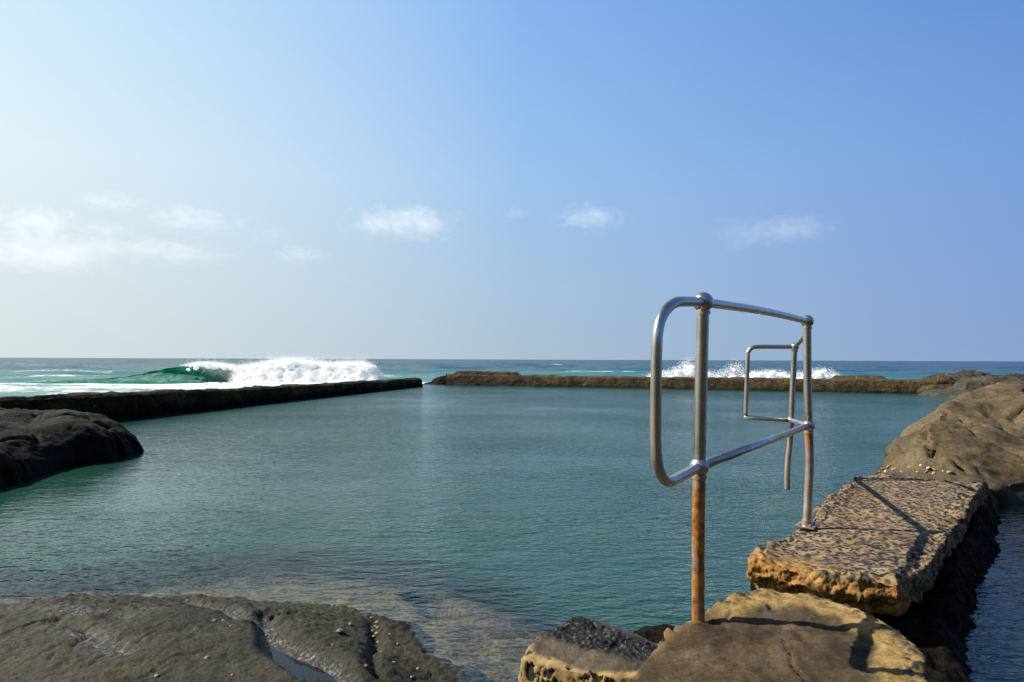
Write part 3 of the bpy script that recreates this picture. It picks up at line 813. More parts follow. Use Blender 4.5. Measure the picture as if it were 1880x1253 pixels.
# ------------------------------------------------------------------ big boulders
def build_boulder():
    bm = bmesh.new()
    ridge = [PY(1690, 872, 6.95), PY(1695, 815, 7.35), PY(1702, 770, 7.8), PY(1728, 748, 8.4), PY(1756, 726, 9.1), PY(1805, 719, 9.7), PY(1890, 719, 10.3), Vector((11.0, 10.6, 0.84))]
    hull = list(ridge)
    hull += [Vector((p.x + 0.10, p.y + 0.9, p.z * 0.55)) for p in ridge] + [Vector((p.x + 0.1, p.y + 1.6, -0.5)) for p in ridge]
    hull += [Vector((4.05, 6.50, -0.5)), Vector((4.5, 6.36, -0.5)), Vector((4.4, 6.5, 0.22)), Vector((5.25, 6.85, -0.5)), Vector((5.3, 7.05, 0.25)), Vector((7.0, 7.1, -0.5)), Vector((6.8, 7.5, 0.5)), Vector((10.5, 8.0, -0.5)), Vector((10.0, 8.6, 0.6))]
    for p in hull: bm.verts.new(p)
    bmesh.ops.convex_hull(bm, input=list(bm.verts))
    bmesh.ops.delete(bm, geom=[v for v in bm.verts if not v.link_faces], context='VERTS')
    add_super(bm, (5.75, 7.45, -0.1), (0.85, 0.75, 0.66), 2.2, 0.2)
    add_super(bm, (6.55, 7.75, -0.1), (0.75, 0.7, 0.86), 2.3, -0.2)
    add_super(bm, (7.6, 7.7, -0.1), (0.95, 0.8, 0.85), 2.3, 0.1)
    me = remesh('boulder', bm, 0.03, 10)
    roughen(me, [(0.55, 0.20, 3, 91, False)])
    v, n = get_vn(me)
    # long joints that cross the rock
    w = fbm(v * 0.7, 3, 0.5, 95) * 0.5
    c = np.abs(np.sin((v[:, 0] * 0.9 - v[:, 1] * 0.35 + v[:, 2] * 1.4 + w * 1.8) * 2.1))
    crack = np.exp(-(c / 0.05) ** 2) * smooth(-0.2, 0.15, fbm(v * 0.9, 2, 0.5, 96))
    set_v(me, v - n * (crack * 0.14)[:, None])
    cracks(me, 0.75, 0.030, 0.08, 193)
    cracks(me, 1.6, 0.03, 0.06, 197)
    roughen(me, [(1.2, 0.07, 3, 94, True), (2.0, 0.085, 4, 97, False), (7, 0.022, 4, 98, False), (22, 0.008, 3, 99, False)])
    return tag(obj('boulder', me, M_boulder), 'big smooth brown boulder standing in the water on the right behind the pebbly slab', 'rock')
boulder = build_boulder()

def build_left_rock():
    bm = bmesh.new()
    add_super(bm, (-7.6, 8.4, -0.2), (2.0, 2.1, 0.88), 2.7, 0.15)
    add_super(bm, (-6.38, 9.6, -0.25), (0.95, 1.0, 0.84), 2.4, 0.0)
    add_super(bm, (-9.3, 9.3, -0.2), (2.2, 2.3, 0.98), 2.5, 0.0)
    add_super(bm, (-6.35, 7.4, -0.3), (0.95, 1.2, 0.84), 2.4, 0.0)
    me = remesh('boulder', bm, 0.035, 8)
    roughen(me, [(0.7, 0.16, 3, 101, False)])
    v, n = get_vn(me)
    w = fbm(v * 0.9, 3, 0.5, 105) * 0.6
    c = np.abs(np.sin((v[:, 0] * 0.35 + v[:, 1] * 1.0 + w * 1.6) * 2.6))
    crack = np.exp(-(c / 0.10) ** 2)
    set_v(me, v - n * (crack * 0.07)[:, None])
    c2 = np.abs(np.sin((v[:, 0] * 1.0 - v[:, 1] * 0.55 + v[:, 2] * 0.8 + fbm(v * 0.8, 3, 0.5, 109) * 1.1) * 1.7))
    v, n = get_vn(me)
    set_v(me, v - n * (np.exp(-(c2 / 0.06) ** 2) * 0.06)[:, None])
    roughen(me, [(1.6, 0.035, 3, 110, True), (2.6, 0.05, 4, 107, False), (9, 0.025, 4, 108, False)])
    return tag(obj('boulder', me, M_leftrock), 'dark grey boulder with a wet foot blackened as painted shade in front of the left wall', 'rock')
build_left_rock()

# ------------------------------------------------------------------ front left flat rock
CR1 = [PZ(a, b, 0.09).xy for a, b in [(330, 1090), (390, 1112), (432, 1140), (452, 1165)]]
CR2 = [PZ(a, b, 0.10).xy for a, b in [(640, 1106), (560, 1118), (486, 1130), (484, 1160), (512, 1188), (575, 1218), (640, 1262)]]
CR3 = [PZ(a, b, 0.06).xy for a, b in [(125, 1200), (170, 1222), (235, 1262)]]
CR4 = [PZ(a, b, 0.06).xy for a, b in [(684, 1122), (688, 1165), (684, 1215), (700, 1262)]]
CR5 = [PZ(a, b, 0.08).xy for a, b in [(150, 1215), (215, 1216), (290, 1204), (360, 1188)]]
CR6 = [PZ(a, b, 0.02).xy for a, b in [(770, 1195), (820, 1190), (900, 1205)]]
PUD = [PZ(a, b, 0.080).xy for a, b in [(488, 1168), (500, 1182), (545, 1208), (590, 1224), (640, 1262), (570, 1275), (520, 1235), (495, 1215)]]
def build_flat_rock():
    st = 0.009
    xs = np.arange(-3.6, 0.05, st); ys = np.arange(1.0, 4.15, 0.011)
    X, Y = np.meshgrid(xs, ys); x, y = X.ravel(), Y.ravel()
    sd = poly_sd(x, y, ROCK)
    p3 = np.stack([x, y, np.zeros_like(x)], 1)
    n1 = fbm(p3 * 1.1, 3, 0.5, 201); n2 = fbm(p3 * 5, 5, 0.55, 202); n3 = fbm(p3 * 34, 3, 0.6, 203)
    sdn = sd + 0.05 * n2 + 0.02 * n3
    right = smooth(-0.75, -0.15, x)
    dome = 0.155 * smooth(-0.02, 0.75, sdn) + 0.05 * smooth(-0.02, 0.12, sdn)
    z = -0.03 + dome * (1 - 0.45 * right) + 0.035 * n1 * smooth(0, 0.4, sdn) + 0.010 * n2 + 0.010 * n3
    z = z - 0.10 * smooth(0.0, -0.15, sdn) - 0.5 * smooth(-0.05, -0.5, sdn)
    for fq, wd, dp, sd_ in ((1.5, 0.018, 0.022, 205), (4.0, 0.03, 0.010, 215)):
        cz = np.abs(fbm(p3 * fq, 3, 0.45, sd_))
        z = z - dp * np.exp(-(cz / wd) ** 2) * smooth(0.0, 0.25, fbm(p3 * fq * 0.6, 2, 0.5, sd_ + 4)) * smooth(0, 0.1, sdn)
    wet = np.zeros_like(x)
    wob = 0.02 * n2
    for pts, wd, dp, wt in ((CR1, 0.050, 0.045, 1.0), (CR2, 0.045, 0.055, 0.75), (CR3, 0.06, 0.018, 0.8), (CR4, 0.03, 0.04, 0.0), (CR5, 0.05, 0.020, 0.0), (CR6, 0.02, 0.03, 0.2)):
        d, t = poly_dist(x + wob, y + wob, pts)
        fade = smooth(0, 0.12, t) * smooth(1.0, 0.93, t) if pts is not CR2 else smooth(0, 0.25, t)
        z -= dp * np.exp(-(d / wd) ** 2) * fade
        wet = np.maximum(wet, wt * np.exp(-(d / (wd * 0.9)) ** 2) * fade)
    # the small water-filled hollow
    pd = poly_sd(x + wob, y, PUD)
    z = np.where(pd > -0.08, z * (1 - smooth(-0.08, 0.02, pd)) + (0.076 - 0.035 * np.clip(pd, 0, 0.1) / 0.1) * smooth(-0.08, 0.02, pd), z)
    wet = np.maximum(wet, smooth(-0.05, -0.01, pd) * smooth(0.02, 0.0, pd) * 0.8)
    # damp glittering patch on the back of the rock
    c = PZ(190, 1148, 0.1)
    wet = np.maximum(wet, 0.85 * np.exp(-((x - c.x) / 0.26) ** 2 - ((y - c.y) / 0.07) ** 2) * smooth(-0.4, 0.3, n2))
    c = PZ(190, 1235, 0.1)
    weed = smooth(-0.95, -0.35, x + 0.25 * n1) * smooth(-0.5, 0.2, n2) * 0.8
    weed = np.maximum(weed, smooth(0.07, 0.0, sdn) * 0.8)
    keep = sdn > -0.35
    v, q, w1, w2 = compact(np.stack([x, y, z], 1), grid_quads(len(ys), len(xs), keep), wet, weed)
    me = mesh_np('flat_rock', v, q)
    set_attr(me, 'wet', w1); set_attr(me, 'weed', w2)
    return tag(obj('flat_rock', me, M_olive), 'broad flat dark olive rock with wet cracks at the bottom left of the photo', 'rock'), (xs, ys, z.reshape(len(ys), len(xs)))
flat_rock, FRZ = build_flat_rock()
def fr_z(x, y):
    i = int(np.clip(np.searchsorted(FRZ[1], y), 0, len(FRZ[1]) - 1)); j = int(np.clip(np.searchsorted(FRZ[0], x), 0, len(FRZ[0]) - 1))
    return float(FRZ[2][i, j])
# puddle in the hollow
def build_puddle():
    bm = bmesh.new()
    c = Vector((sum(p.x for p in PUD) / len(PUD), sum(p.y for p in PUD) / len(PUD)))
    bm.faces.new([bm.verts.new((c.x + (p.x - c.x) * 1.1, c.y + (p.y - c.y) * 1.1, 0.074)) for p in PUD])
    for f in bm.faces:
        f.normal_update()
        if f.normal.z < 0: f.normal_flip()
    me = bm_mesh('rock_pool', bm, False)
    set_attr(me, 'murk', [0.75] * len(me.vertices))
    return tag(obj('rock_pool', me, M_puddle), kind='structure')
build_puddle()

# limpets
def limpet_mesh(seed):
    r = random.Random(seed)
    bm = bmesh.new(); n = 16
    rings = []
    for (rad, h) in ((1.0, -0.15), (0.92, 0.12), (0.66, 0.42), (0.34, 0.66), (0.10, 0.78)):
        rings.append([bm.verts.new((rad * math.cos(2 * math.pi * k / n) * 1.15 * (1 + 0.05 * ((k % 2) * 2 - 1)) + 0.08 * h, rad * math.sin(2 * math.pi * k / n) * (1 + 0.05 * ((k % 2) * 2 - 1)), h + r.uniform(-0.03, 0.03))) for k in range(n)])
    for a, b in zip(rings, rings[1:]):
        for k in range(n): bm.faces.new((a[k], a[(k + 1) % n], b[(k + 1) % n], b[k]))
    bm.faces.new(rings[-1]); bm.faces.new(rings[0][::-1])
    me = bm_mesh('limpet', bm); me.materials.append(M_limpet)
    return me
lim_meshes = [limpet_mesh(i) for i in range(3)]
lim_px = [(683, 1134, 7), (693, 1141, 9), (690, 1150, 8), (684, 1160, 9), (694, 1153, 9), (693, 1163, 10), (686, 1172, 8), (694, 1175, 9), (682, 1143, 7), (690, 1182, 7),
          (625, 1160, 14), (635, 1150, 10), (643, 1149, 9), (596, 1143, 8), (610, 1185, 9), (672, 1227, 9), (723, 1217, 8), (768, 1228, 9), (755, 1244, 9), (611, 1113, 8), (632, 1109, 10),
          (394, 1140, 9), (410, 1142, 9), (425, 1150, 8), (380, 1208, 10), (428, 1239, 8), (288, 1241, 11), (345, 1103, 7), (470, 1105, 7), (490, 1160, 7), (676, 1112, 7), (508, 1133, 6), (700, 1198, 8), (730, 1185, 7), (716, 1165, 7)]
for i, (a, b, w) in enumerate(lim_px):
    p = PZ(a, b, 0.06)
    for _ in range(4): p = PZ(a, b, fr_z(p.x, p.y))
    o = bpy.data.objects.new('limpet', lim_meshes[i % 3]); COL.objects.link(o)
    s = w / F * p.y * 0.5
    o.scale = (s, s, s * 0.8); o.location = (p.x, p.y, fr_z(p.x, p.y)); o.rotation_euler = (random.uniform(-.2, .2), random.uniform(-.2, .2), random.uniform(0, 6))
    if i < 10: tag(o, 'yellowish limpet in the upright crevice row of the flat olive rock', 'limpet', 'limpets in the crevice of the flat rock')
    else: tag(o, 'yellowish limpet clinging alone to the flat dark olive rock', 'limpet', 'limpets spread over the flat rock')

# ------------------------------------------------------------------ pebbly slab, its footing, the front ledge
def pebble_displace(me, cell, amp, thr, seed, where=None):
    v, n = get_vn(me)
    d, rid = worley(v / cell, seed)
    thr_v = thr * (0.75 + 0.5 * ((rid * 7.3) % 1.0))
    k = smooth(1.0, 0.86, d / thr_v)
    dome = np.sqrt(np.clip(1 - (d / thr_v) ** 2, 0, 1))
    w = np.ones(len(v)) if where is None else where(v, n)
    set_v(me, v + n * (dome * amp * w)[:, None])
    set_attr(me, 'pebble', k * w); set_attr(me, 'pid', rid)

SLAB_TOP = 0.385
def build_slab():
    top = [PZ(a, b, SLAB_TOP) for a, b in [(1372, 1030), (1390, 1012), (1482, 958), (1560, 885), (1572, 873), (1640, 874), (1805, 888), (1760, 962), (1702, 1042), (1652, 1074), (1560, 1062), (1440, 1045)]]
    c = sum(top, Vector()) / len(top)
    def inset(p, s): return Vector((c.x + (p.x - c.x) * s, c.y + (p.y - c.y) * s, p.z))
    bm = bmesh.new()
    t2 = [inset(p, 0.985) for p in top]
    bot = [Vector((p.x, p.y, SLAB_TOP - 0.17)) for p in (inset(q, 0.94) for q in top)]
    mid = [Vector((p.x, p.y, SLAB_TOP - 0.07)) for p in (inset(q, 1.0) for q in top)]
    tv = [bm.verts.new(p) for p in t2]; mv = [bm.verts.new(p) for p in mid]; bv = [bm.verts.new(p) for p in bot]
    n = len(top)
    bm.faces.new(tv); bm.faces.new(bv[::-1])
    for A, B in ((tv, mv), (mv, bv)):
        for i in range(n): bm.faces.new((A[(i + 1) % n], A[i], B[i], B[(i + 1) % n]))
    me = remesh('slab', bm, 0.0058, 8)
    v, nn = get_vn(me)
    e, _ = poly_dist(v[:, 0], v[:, 1], [(p.x, p.y) for p in top] + [(top[0].x, top[0].y)])
    side = smooth(0.16, 0.02, e)
    h = fbm(v * 11, 6, 0.62, 301) * 0.040 * side + fbm(v * 3.0, 4, 0.5, 302) * (0.012 + 0.03 * side)
    low = smooth(SLAB_TOP - 0.04, SLAB_TOP - 0.16, v[:, 2])
    h -= low * np.clip(fbm(v * 9, 4, 0.55, 303) + 0.1, 0, 1) * 0.10
    set_v(me, v + nn * h[:, None])
    pebble_displace(me, 0.029, 0.0038, 0.585, 310, lambda v, n: 1.0 - 0.25 * smooth(SLAB_TOP - 0.03, SLAB_TOP - 0.12, v[:, 2]))
    v, nn = get_vn(me)
    f0, f1 = PZ(1372, 1030, SLAB_TOP), PZ(1672, 1085, SLAB_TOP)
    fd, ft = poly_dist(v[:, 0], v[:, 1], [f0.xy, f1.xy])
    rust = smooth(0.26, 0.06, fd + 0.12 * fbm(v * 6, 4, 0.5, 320)) * smooth(SLAB_TOP + 0.035, SLAB_TOP - 0.02, v[:, 2] + 0.05 * fbm(v * 8, 3, 0.5, 321)) * 1.15
    set_attr(me, 'rust', np.clip(rust, 0, 1))
    return tag(obj('concrete_slab', me, M_slab), 'thick broken concrete slab of pebbles in tan mortar beside the handrail', 'slab')
slab = build_slab()

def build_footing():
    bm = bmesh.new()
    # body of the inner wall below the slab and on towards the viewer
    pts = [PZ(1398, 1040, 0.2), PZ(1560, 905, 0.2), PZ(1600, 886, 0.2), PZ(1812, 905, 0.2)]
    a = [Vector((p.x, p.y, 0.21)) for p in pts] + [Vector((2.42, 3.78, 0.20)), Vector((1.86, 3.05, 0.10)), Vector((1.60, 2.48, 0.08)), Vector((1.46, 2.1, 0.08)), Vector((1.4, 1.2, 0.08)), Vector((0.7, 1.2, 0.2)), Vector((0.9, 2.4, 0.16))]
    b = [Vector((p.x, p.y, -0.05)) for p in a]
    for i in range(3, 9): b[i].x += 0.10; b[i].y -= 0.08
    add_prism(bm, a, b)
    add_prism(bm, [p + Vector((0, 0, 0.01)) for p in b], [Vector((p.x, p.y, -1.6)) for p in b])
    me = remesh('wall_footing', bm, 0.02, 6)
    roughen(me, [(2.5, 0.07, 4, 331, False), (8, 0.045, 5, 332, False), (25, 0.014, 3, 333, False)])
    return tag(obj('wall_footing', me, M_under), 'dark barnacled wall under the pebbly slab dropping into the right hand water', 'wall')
build_footing()

LEDGE_Z = 0.40
def build_ledge():
    out = [PZ(a, b, LEDGE_Z) for a, b in [(1146, 1262), (1192, 1188), (1224, 1150), (1276, 1134), (1303, 1118), (1345, 1102), (1400, 1090), (1500, 1100), (1590, 1128), (1660, 1168), (1697, 1205), (1702, 1262)]]
    out += [Vector((1.25, 1.5, LEDGE_Z)), Vector((0.2, 1.5, LEDGE_Z))]
    c = sum(out, Vector()) / len(out)
    bm = bmesh.new()
    top = [Vector((c.x + (p.x - c.x) * 1.0, c.y + (p.y - c.y) * 1.0, LEDGE_Z)) for p in out]
    bot = [Vector((c.x + (p.x - c.x) * 1.04, c.y + (p.y - c.y) * 1.02, -0.5)) for p in out]
    add_prism(bm, top, bot)
    me = remesh('ledge', bm, 0.009, 4)
    v, n = get_vn(me)
    P2 = [(p.x, p.y) for p in out]
    sd = poly_sd(v[:, 0], v[:, 1], P2)
    up = smooth(0.2, 0.36, v[:, 2])
    back, t = poly_dist(v[:, 0], v[:, 1], [tuple(p.xy) for p in out[3:12]])
    nb = fbm(v * 7, 4, 0.55, 341)
    # the tan concrete rim runs round the back, a little proud of the brown rock in front
    rim = smooth(0.17, 0.12, back + 0.05 * nb) * smooth(0.02, 0.18, t)
    z = v[:, 2].copy()
    v[:, 2] = z + up * (0.012 * rim - 0.02 * smooth(0.0, 0.5, sd - 0.18) + 0.012 * fbm(v * 2.2, 3, 0.5, 342))
    # slope down on the left, smooth rock shoulder
    left, _ = poly_dist(v[:, 0], v[:, 1], [tuple(p.xy) for p in out[:4]])
    v[:, 2] -= up * 0.008 * smooth(0.2, 0.0, left)
    set_v(me, v)
    cracks(me, 2.6, 0.022, 0.022, 348)
    roughen(me, [(4, 0.022, 5, 343, False), (14, 0.012, 4, 344, False), (45, 0.004, 3, 345, False)])
    v, n = get_vn(me)
    tan = np.clip(rim + smooth(0.055, 0.015, left + 0.03 * nb) * 0.8 * smooth(-0.2, 0.3, fbm(v * 5, 3, 0.5, 347)), 0, 1)
    edge = smooth(0.10, 0.03, back + 0.03 * nb)
    pebble_displace(me, 0.034, 0.008, 0.46, 350, lambda v, n: np.clip(rim * np.maximum(edge, smooth(0.25, 0.0, t) * 0.9), 0, 1))
    set_attr(me, 'tan', tan)
    return tag(obj('rock_ledge', me, M_ledge), 'brown weathered ledge with a tan concrete rim at the foot of the nearest rail post', 'rock')
ledge = build_ledge()

def build_mussel_rock():
    bm = bmesh.new()
    tp = [(0.05, 2.93, 0.13), (0.12, 3.08, 0.17), (0.28, 3.20, 0.21), (0.50, 3.12, 0.20), (0.68, 2.95, 0.19), (0.70, 2.58, 0.22), (0.42, 2.65, 0.19), (0.21, 2.80, 0.15)]
    bt = [(-0.03, 2.90, -0.6), (0.03, 3.22, -0.6), (0.28, 3.42, -0.6), (0.60, 3.35, -0.6), (0.85, 3.0, -0.6), (0.85, 2.46, -0.6), (0.37, 2.54, -0.6), (0.13, 2.72, -0.6)]
    add_prism(bm, [Vector(p) for p in tp], [Vector(p) for p in bt])
    me = remesh('mussel_rock', bm, 0.0065, 14)
    cracks(me, 4.0, 0.03, 0.018, 364)
    roughen(me, [(3.5, 0.035, 4, 361, False), (14, 0.010, 4, 362, False)])
    v, n = get_vn(me)
    nz = fbm(v * 6, 4, 0.5, 365)
    # plane that parts the pitted ochre front from the brown top
    rim, rt = poly_dist(v[:, 0], v[:, 1], [(0.07, 3.0), (0.05, 2.93), (0.21, 2.80), (0.42, 2.65), (0.70, 2.58)])
    inside = poly_in(v[:, 0], v[:, 1], [p[:2] for p in tp])
    tan = np.where(inside, smooth(0.055, 0.025, rim + 0.035 * nz), 1.0) * smooth(3.12, 2.98, v[:, 1] + 0.05 * nz)
    m0, m1 = PZ(1040, 1146, 0.20), PZ(1170, 1190, 0.20)
    dm, tm = poly_dist(v[:, 0], v[:, 1], [m0.xy, m1.xy])
    bed = smooth(0.17, 0.10, dm + 0.07 * nz) * smooth(0.3, 0.7, n[:, 2]) * (1 - tan)
    # pits in the ochre face
    pd, prid = worley(v / 0.034, 371)
    pit = smooth(0.08, 0.24, fbm(v * 26, 4, 0.5, 372)) * tan
    set_v(me, v - n * (0.014 * pit)[:, None])
    set_attr(me, 'tan', tan); set_attr(me, 'bed', bed); set_attr(me, 'pit', pit)
    pebble_displace(me, 0.016, 0.009, 0.55, 375, lambda v, n: bed)
    return tag(obj('mussel_rock', me, M_mussel), 'small rock capped with black mussels above a pitted ochre face', 'rock')
build_mussel_rock()
sp = PZ(1195, 1150, 0.03)
rock_thing('sunken_rock', [((sp.x + 0.02, sp.y - 0.05, -0.22), (0.36, 0.22, 0.245), 2.4, 0.1)], 0.012, M_under,
           [(5, 0.03, 4, 381, False), (20, 0.008, 3, 382, False)], 'low weedy rock awash between the mussel rock and the rail post', 'rock')

# pale shells along the foot of the big boulder
def shell_mesh(seed):
    r = random.Random(seed)
    bm = bmesh.new(); bmesh.ops.create_icosphere(bm, subdivisions=2, radius=1.0)
    for v in bm.verts:
        v.co.z *= 0.38 + 0.15 * math.sin(v.co.x * 3 + seed)
        v.co.x *= 1.25 + 0.1 * math.sin(3 * v.co.y)
        v.co *= 1 + r.uniform(-0.10, 0.10)
    me = bm_mesh('oyster_shell', bm); me.materials.append(M_shell)
    return me
sh_meshes = [shell_mesh(i) for i in range(4)]
from mathutils.bvhtree import BVHTree
def bvh_of(o):
    me = o.data
    return BVHTree.FromPolygons([v.co.copy() for v in me.vertices], [tuple(p.vertices) for p in me.polygons])
bv_b, bv_s = bvh_of(boulder), bvh_of(slab)
sh_px = [(1622, 861, 9), (1633, 858, 10), (1626, 866, 8), (1643, 863, 9), (1615, 866, 7), (1670, 859, 8), (1691, 855, 10), (1703, 860, 11), (1686, 868, 10), (1702, 867, 11), (1716, 863, 10), (1715, 870, 9), (1745, 870, 12), (1655, 866, 6), (1732, 866, 6)]
n_sh = 0
for i, (a, b, w) in enumerate(sh_px):
    h = bv_b.ray_cast(Vector((0, 0, EYE)), ray(a, b).normalized())
    if h[0] is None: continue
    o = bpy.data.objects.new('oyster_shell', sh_meshes[i % 4]); COL.objects.link(o)
    s = w / F * h[0].y * random.uniform(0.3, 0.5)
    o.scale = (s, s, s); o.location = h[0] + h[1] * s * 0.1
    o.rotation_euler = (random.uniform(0.3, 1.2), random.uniform(-.6, .6), random.uniform(0, 6))
    tag(o, 'pale oyster shell stuck along the foot of the big brown boulder', 'shell', 'oyster shells along the boulder foot')

# ------------------------------------------------------------------ handrail
def with_rust(me, f):
    v, _ = get_vn(me); set_attr(me, 'rust', np.clip(f(v), 0, 1)); return me
def build_handrail():
    RP, RR = 0.0242, 0.0190
    Y1, Y2, Y3 = 2.67, 4.20, 6.03
    j1t, j1l = PY(1291, 555, Y1), PY(1284, 857, Y1)
    j2t, j2l = PY(1482, 590, Y2), PY(1484.5, 782, Y2)
    j3t, j3l = PY(1459, 637, Y3), PY(1452.5, 772, Y3)
    root = empty('handrail', (j1t.x, j1t.y, 0.37))
    tag(root, 'bent stainless steel handrail with ball joints and rust stained posts', 'handrail')
    def part(name, me, rust=lambda v: np.zeros(len(v))):
        return obj(name, with_rust(me, rust), M_steel, root)
    # posts
    p1 = [j1t, PY(1287.5, 700, Y1), j1l, PY(1282, 1000, Y1), PY(1282, 1185, Y1)]
    part('post', tube('post', p1, RP, 28, 10), lambda v: 0.04 + 1.1 * smooth(j1l.z + 0.0, j1l.z - 0.09, v[:, 2]) * (1 - 0.12 * smooth(0.8, 0.4, v[:, 2])))
    p2 = [j2t, PY(1482.5, 690, Y2), j2l, PY(1486.5, 850, Y2), PY(1484, 905, Y2), PY(1481, 966, Y2 - 0.02)]
    part('post', tube('post', p2, RP, 28, 10), lambda v: 0.04 + 0.95 * smooth(j2l.z + 0.0, j2l.z - 0.05, v[:, 2]) * smooth(j2l.z - 0.22, j2l.z - 0.03, v[:, 2]) + 0.36 * smooth(j2l.z, j2l.z - 0.2, v[:, 2]))
    p3 = [j3t, PY(1456, 700, Y3), j3l, PY(1450.5, 810, Y3), PY(1446, 855, Y3), PY(1445, 899, Y3)]
    part('post', tube('post', p3, RP, 24, 10), lambda v: 0.05 + 0.55 * smooth(j3l.z, j3l.z - 0.04, v[:, 2]) * smooth(j3l.z - 0.25, j3l.z - 0.02, v[:, 2]) + 0.3 * smooth(j3l.z, j3l.z - 0.2, v[:, 2]))
    # ball joints with short collars
    for (c, r, k) in ((j1t, 0.0395, 0.0), (j1l, 0.0375, 0.5), (j2t, 0.0385, 0.0), (j2l, 0.0375, 0.15), (j3t, 0.036, 0.0), (j3l, 0.035, 0.4)):
        bm = bmesh.new()
        bmesh.ops.create_uvsphere(bm, u_segments=32, v_segments=20, radius=r)
        bmesh.ops.translate(bm, verts=bm.verts, vec=c)
        part('ball_joint', bm_mesh('ball_joint', bm), lambda v, c=c, k=k: k * smooth(c.z + 0.02, c.z - 0.03, v[:, 2]) + 0.06)
        bm = bmesh.new()
        bmesh.ops.create_cone(bm, cap_ends=True, segments=28, radius1=RP + 0.0035, radius2=RP + 0.0035, depth=0.014)
        bmesh.ops.translate(bm, verts=bm.verts, vec=c + Vector((0, 0, -r - 0.002)))
        part('collar', bm_mesh('collar', bm, False), lambda v, k=k: np.full(len(v), 0.35 + k * 0.5))
    # rails
    dirr = (j1t - j2t); dirr.z = 0; dirr.normalize()
    m = (j1t + j2t) / 2 + Vector((0, 0, 0.010))
    part('top_rail', tube('top_rail', [j1t, m, j2t], RR, 24, 10))
    part('lower_rail', tube('lower_rail', [j1l, j2l], RR, 24))
    part('top_rail', tube('top_rail', [j2t, PY(1483.5, 602, 4.75), PY(1478.5, 615, 5.35), PY(1469, 627, 5.8), j3t], RR, 20, 8), lambda v: np.full(len(v), 0.08))
    part('lower_rail', tube('lower_rail', [j2l, j3l], RR, 20), lambda v: np.full(len(v), 0.10))
    # end loop of the first bay
    yc = 2.335
    def loop(path, name, rust, n=8):
        part(name, tube(name, path, RR, 24, n), rust)
    L1 = [j1t, PY(1262, 554, 2.53), PY(1240, 556, 2.45), PY(1221, 572, 2.39), PY(1209, 602, 2.35), PY(1205.5, 650, yc), PY(1204, 740, yc), PY(1204, 810, yc),
          PY(1207, 850, yc + 0.005), PY(1217, 877, 2.36), PY(1231, 884, 2.41), PY(1250, 875, 2.50), j1l]
    loop(L1, 'end_loop', lambda v: 0.02 + 0.30 * smooth(1.45, 1.2, v[:, 2]) * smooth(0.9, 1.1, v[:, 2]))
    L3 = [j3t, PY(1430, 637, 6.03), PY(1392, 637, 6.03), PY(1381, 639, 6.03), PY(1375, 645, 6.03), PY(1373, 655, 6.03), PY(1371, 710, 6.03), PY(1369, 764, 6.03)]
    loop(L3, 'end_loop', lambda v: np.full(len(v), 0.15), 6)
    loop([PY(1366, 766.5, 6.03), j3l], 'end_bar', lambda v: np.full(len(v), 0.14), 1)
    # foot plate of the second post
    foot = PY(1481, 966, Y2 - 0.02)
    bm = bmesh.new()
    bmesh.ops.create_cube(bm, size=1.0)
    bmesh.ops.scale(bm, verts=bm.verts, vec=(0.135, 0.11, 0.010))
    bmesh.ops.bevel(bm, geom=list(bm.edges), offset=0.003, segments=2, affect='EDGES')
    bmesh.ops.rotate(bm, verts=bm.verts, cent=(0, 0, 0), matrix=Matrix.Rotation(0.95, 3, 'Z') @ Matrix.Rotation(0.05, 3, 'X'))
    bmesh.ops.translate(bm, verts=bm.verts, vec=(foot.x, foot.y, SLAB_TOP + 0.013))
    pl = part('base_plate', bm_mesh('base_plate', bm, False), lambda v: np.full(len(v), 0.55))
    bm = bmesh.new()
    bmesh.ops.create_cone(bm, cap_ends=True, segments=28, radius1=0.031, radius2=0.027, depth=0.03)
    bmesh.ops.translate(bm, verts=bm.verts, vec=(foot.x, foot.y, SLAB_TOP + 0.033))
    part('post_socket', bm_mesh('post_socket', bm, False), lambda v: np.full(len(v), 0.3))
    for (dx, dy) in ((0.045, 0.03), (-0.045, 0.03), (0.045, -0.03), (-0.045, -0.03)):
        q = Matrix.Rotation(0.95, 3, 'Z') @ Vector((dx, dy, 0))
        bm = bmesh.new()
        bmesh.ops.create_cone(bm, cap_ends=True, segments=6, radius1=0.009, radius2=0.009, depth=0.012)
        bmesh.ops.translate(bm, verts=bm.verts, vec=(foot.x + q.x, foot.y + q.y, SLAB_TOP + 0.024))
        o = obj('bolt', with_rust(bm_mesh('bolt', bm, False), lambda v: np.full(len(v), 0.6)), M_steel, root)
    return root
build_handrail()

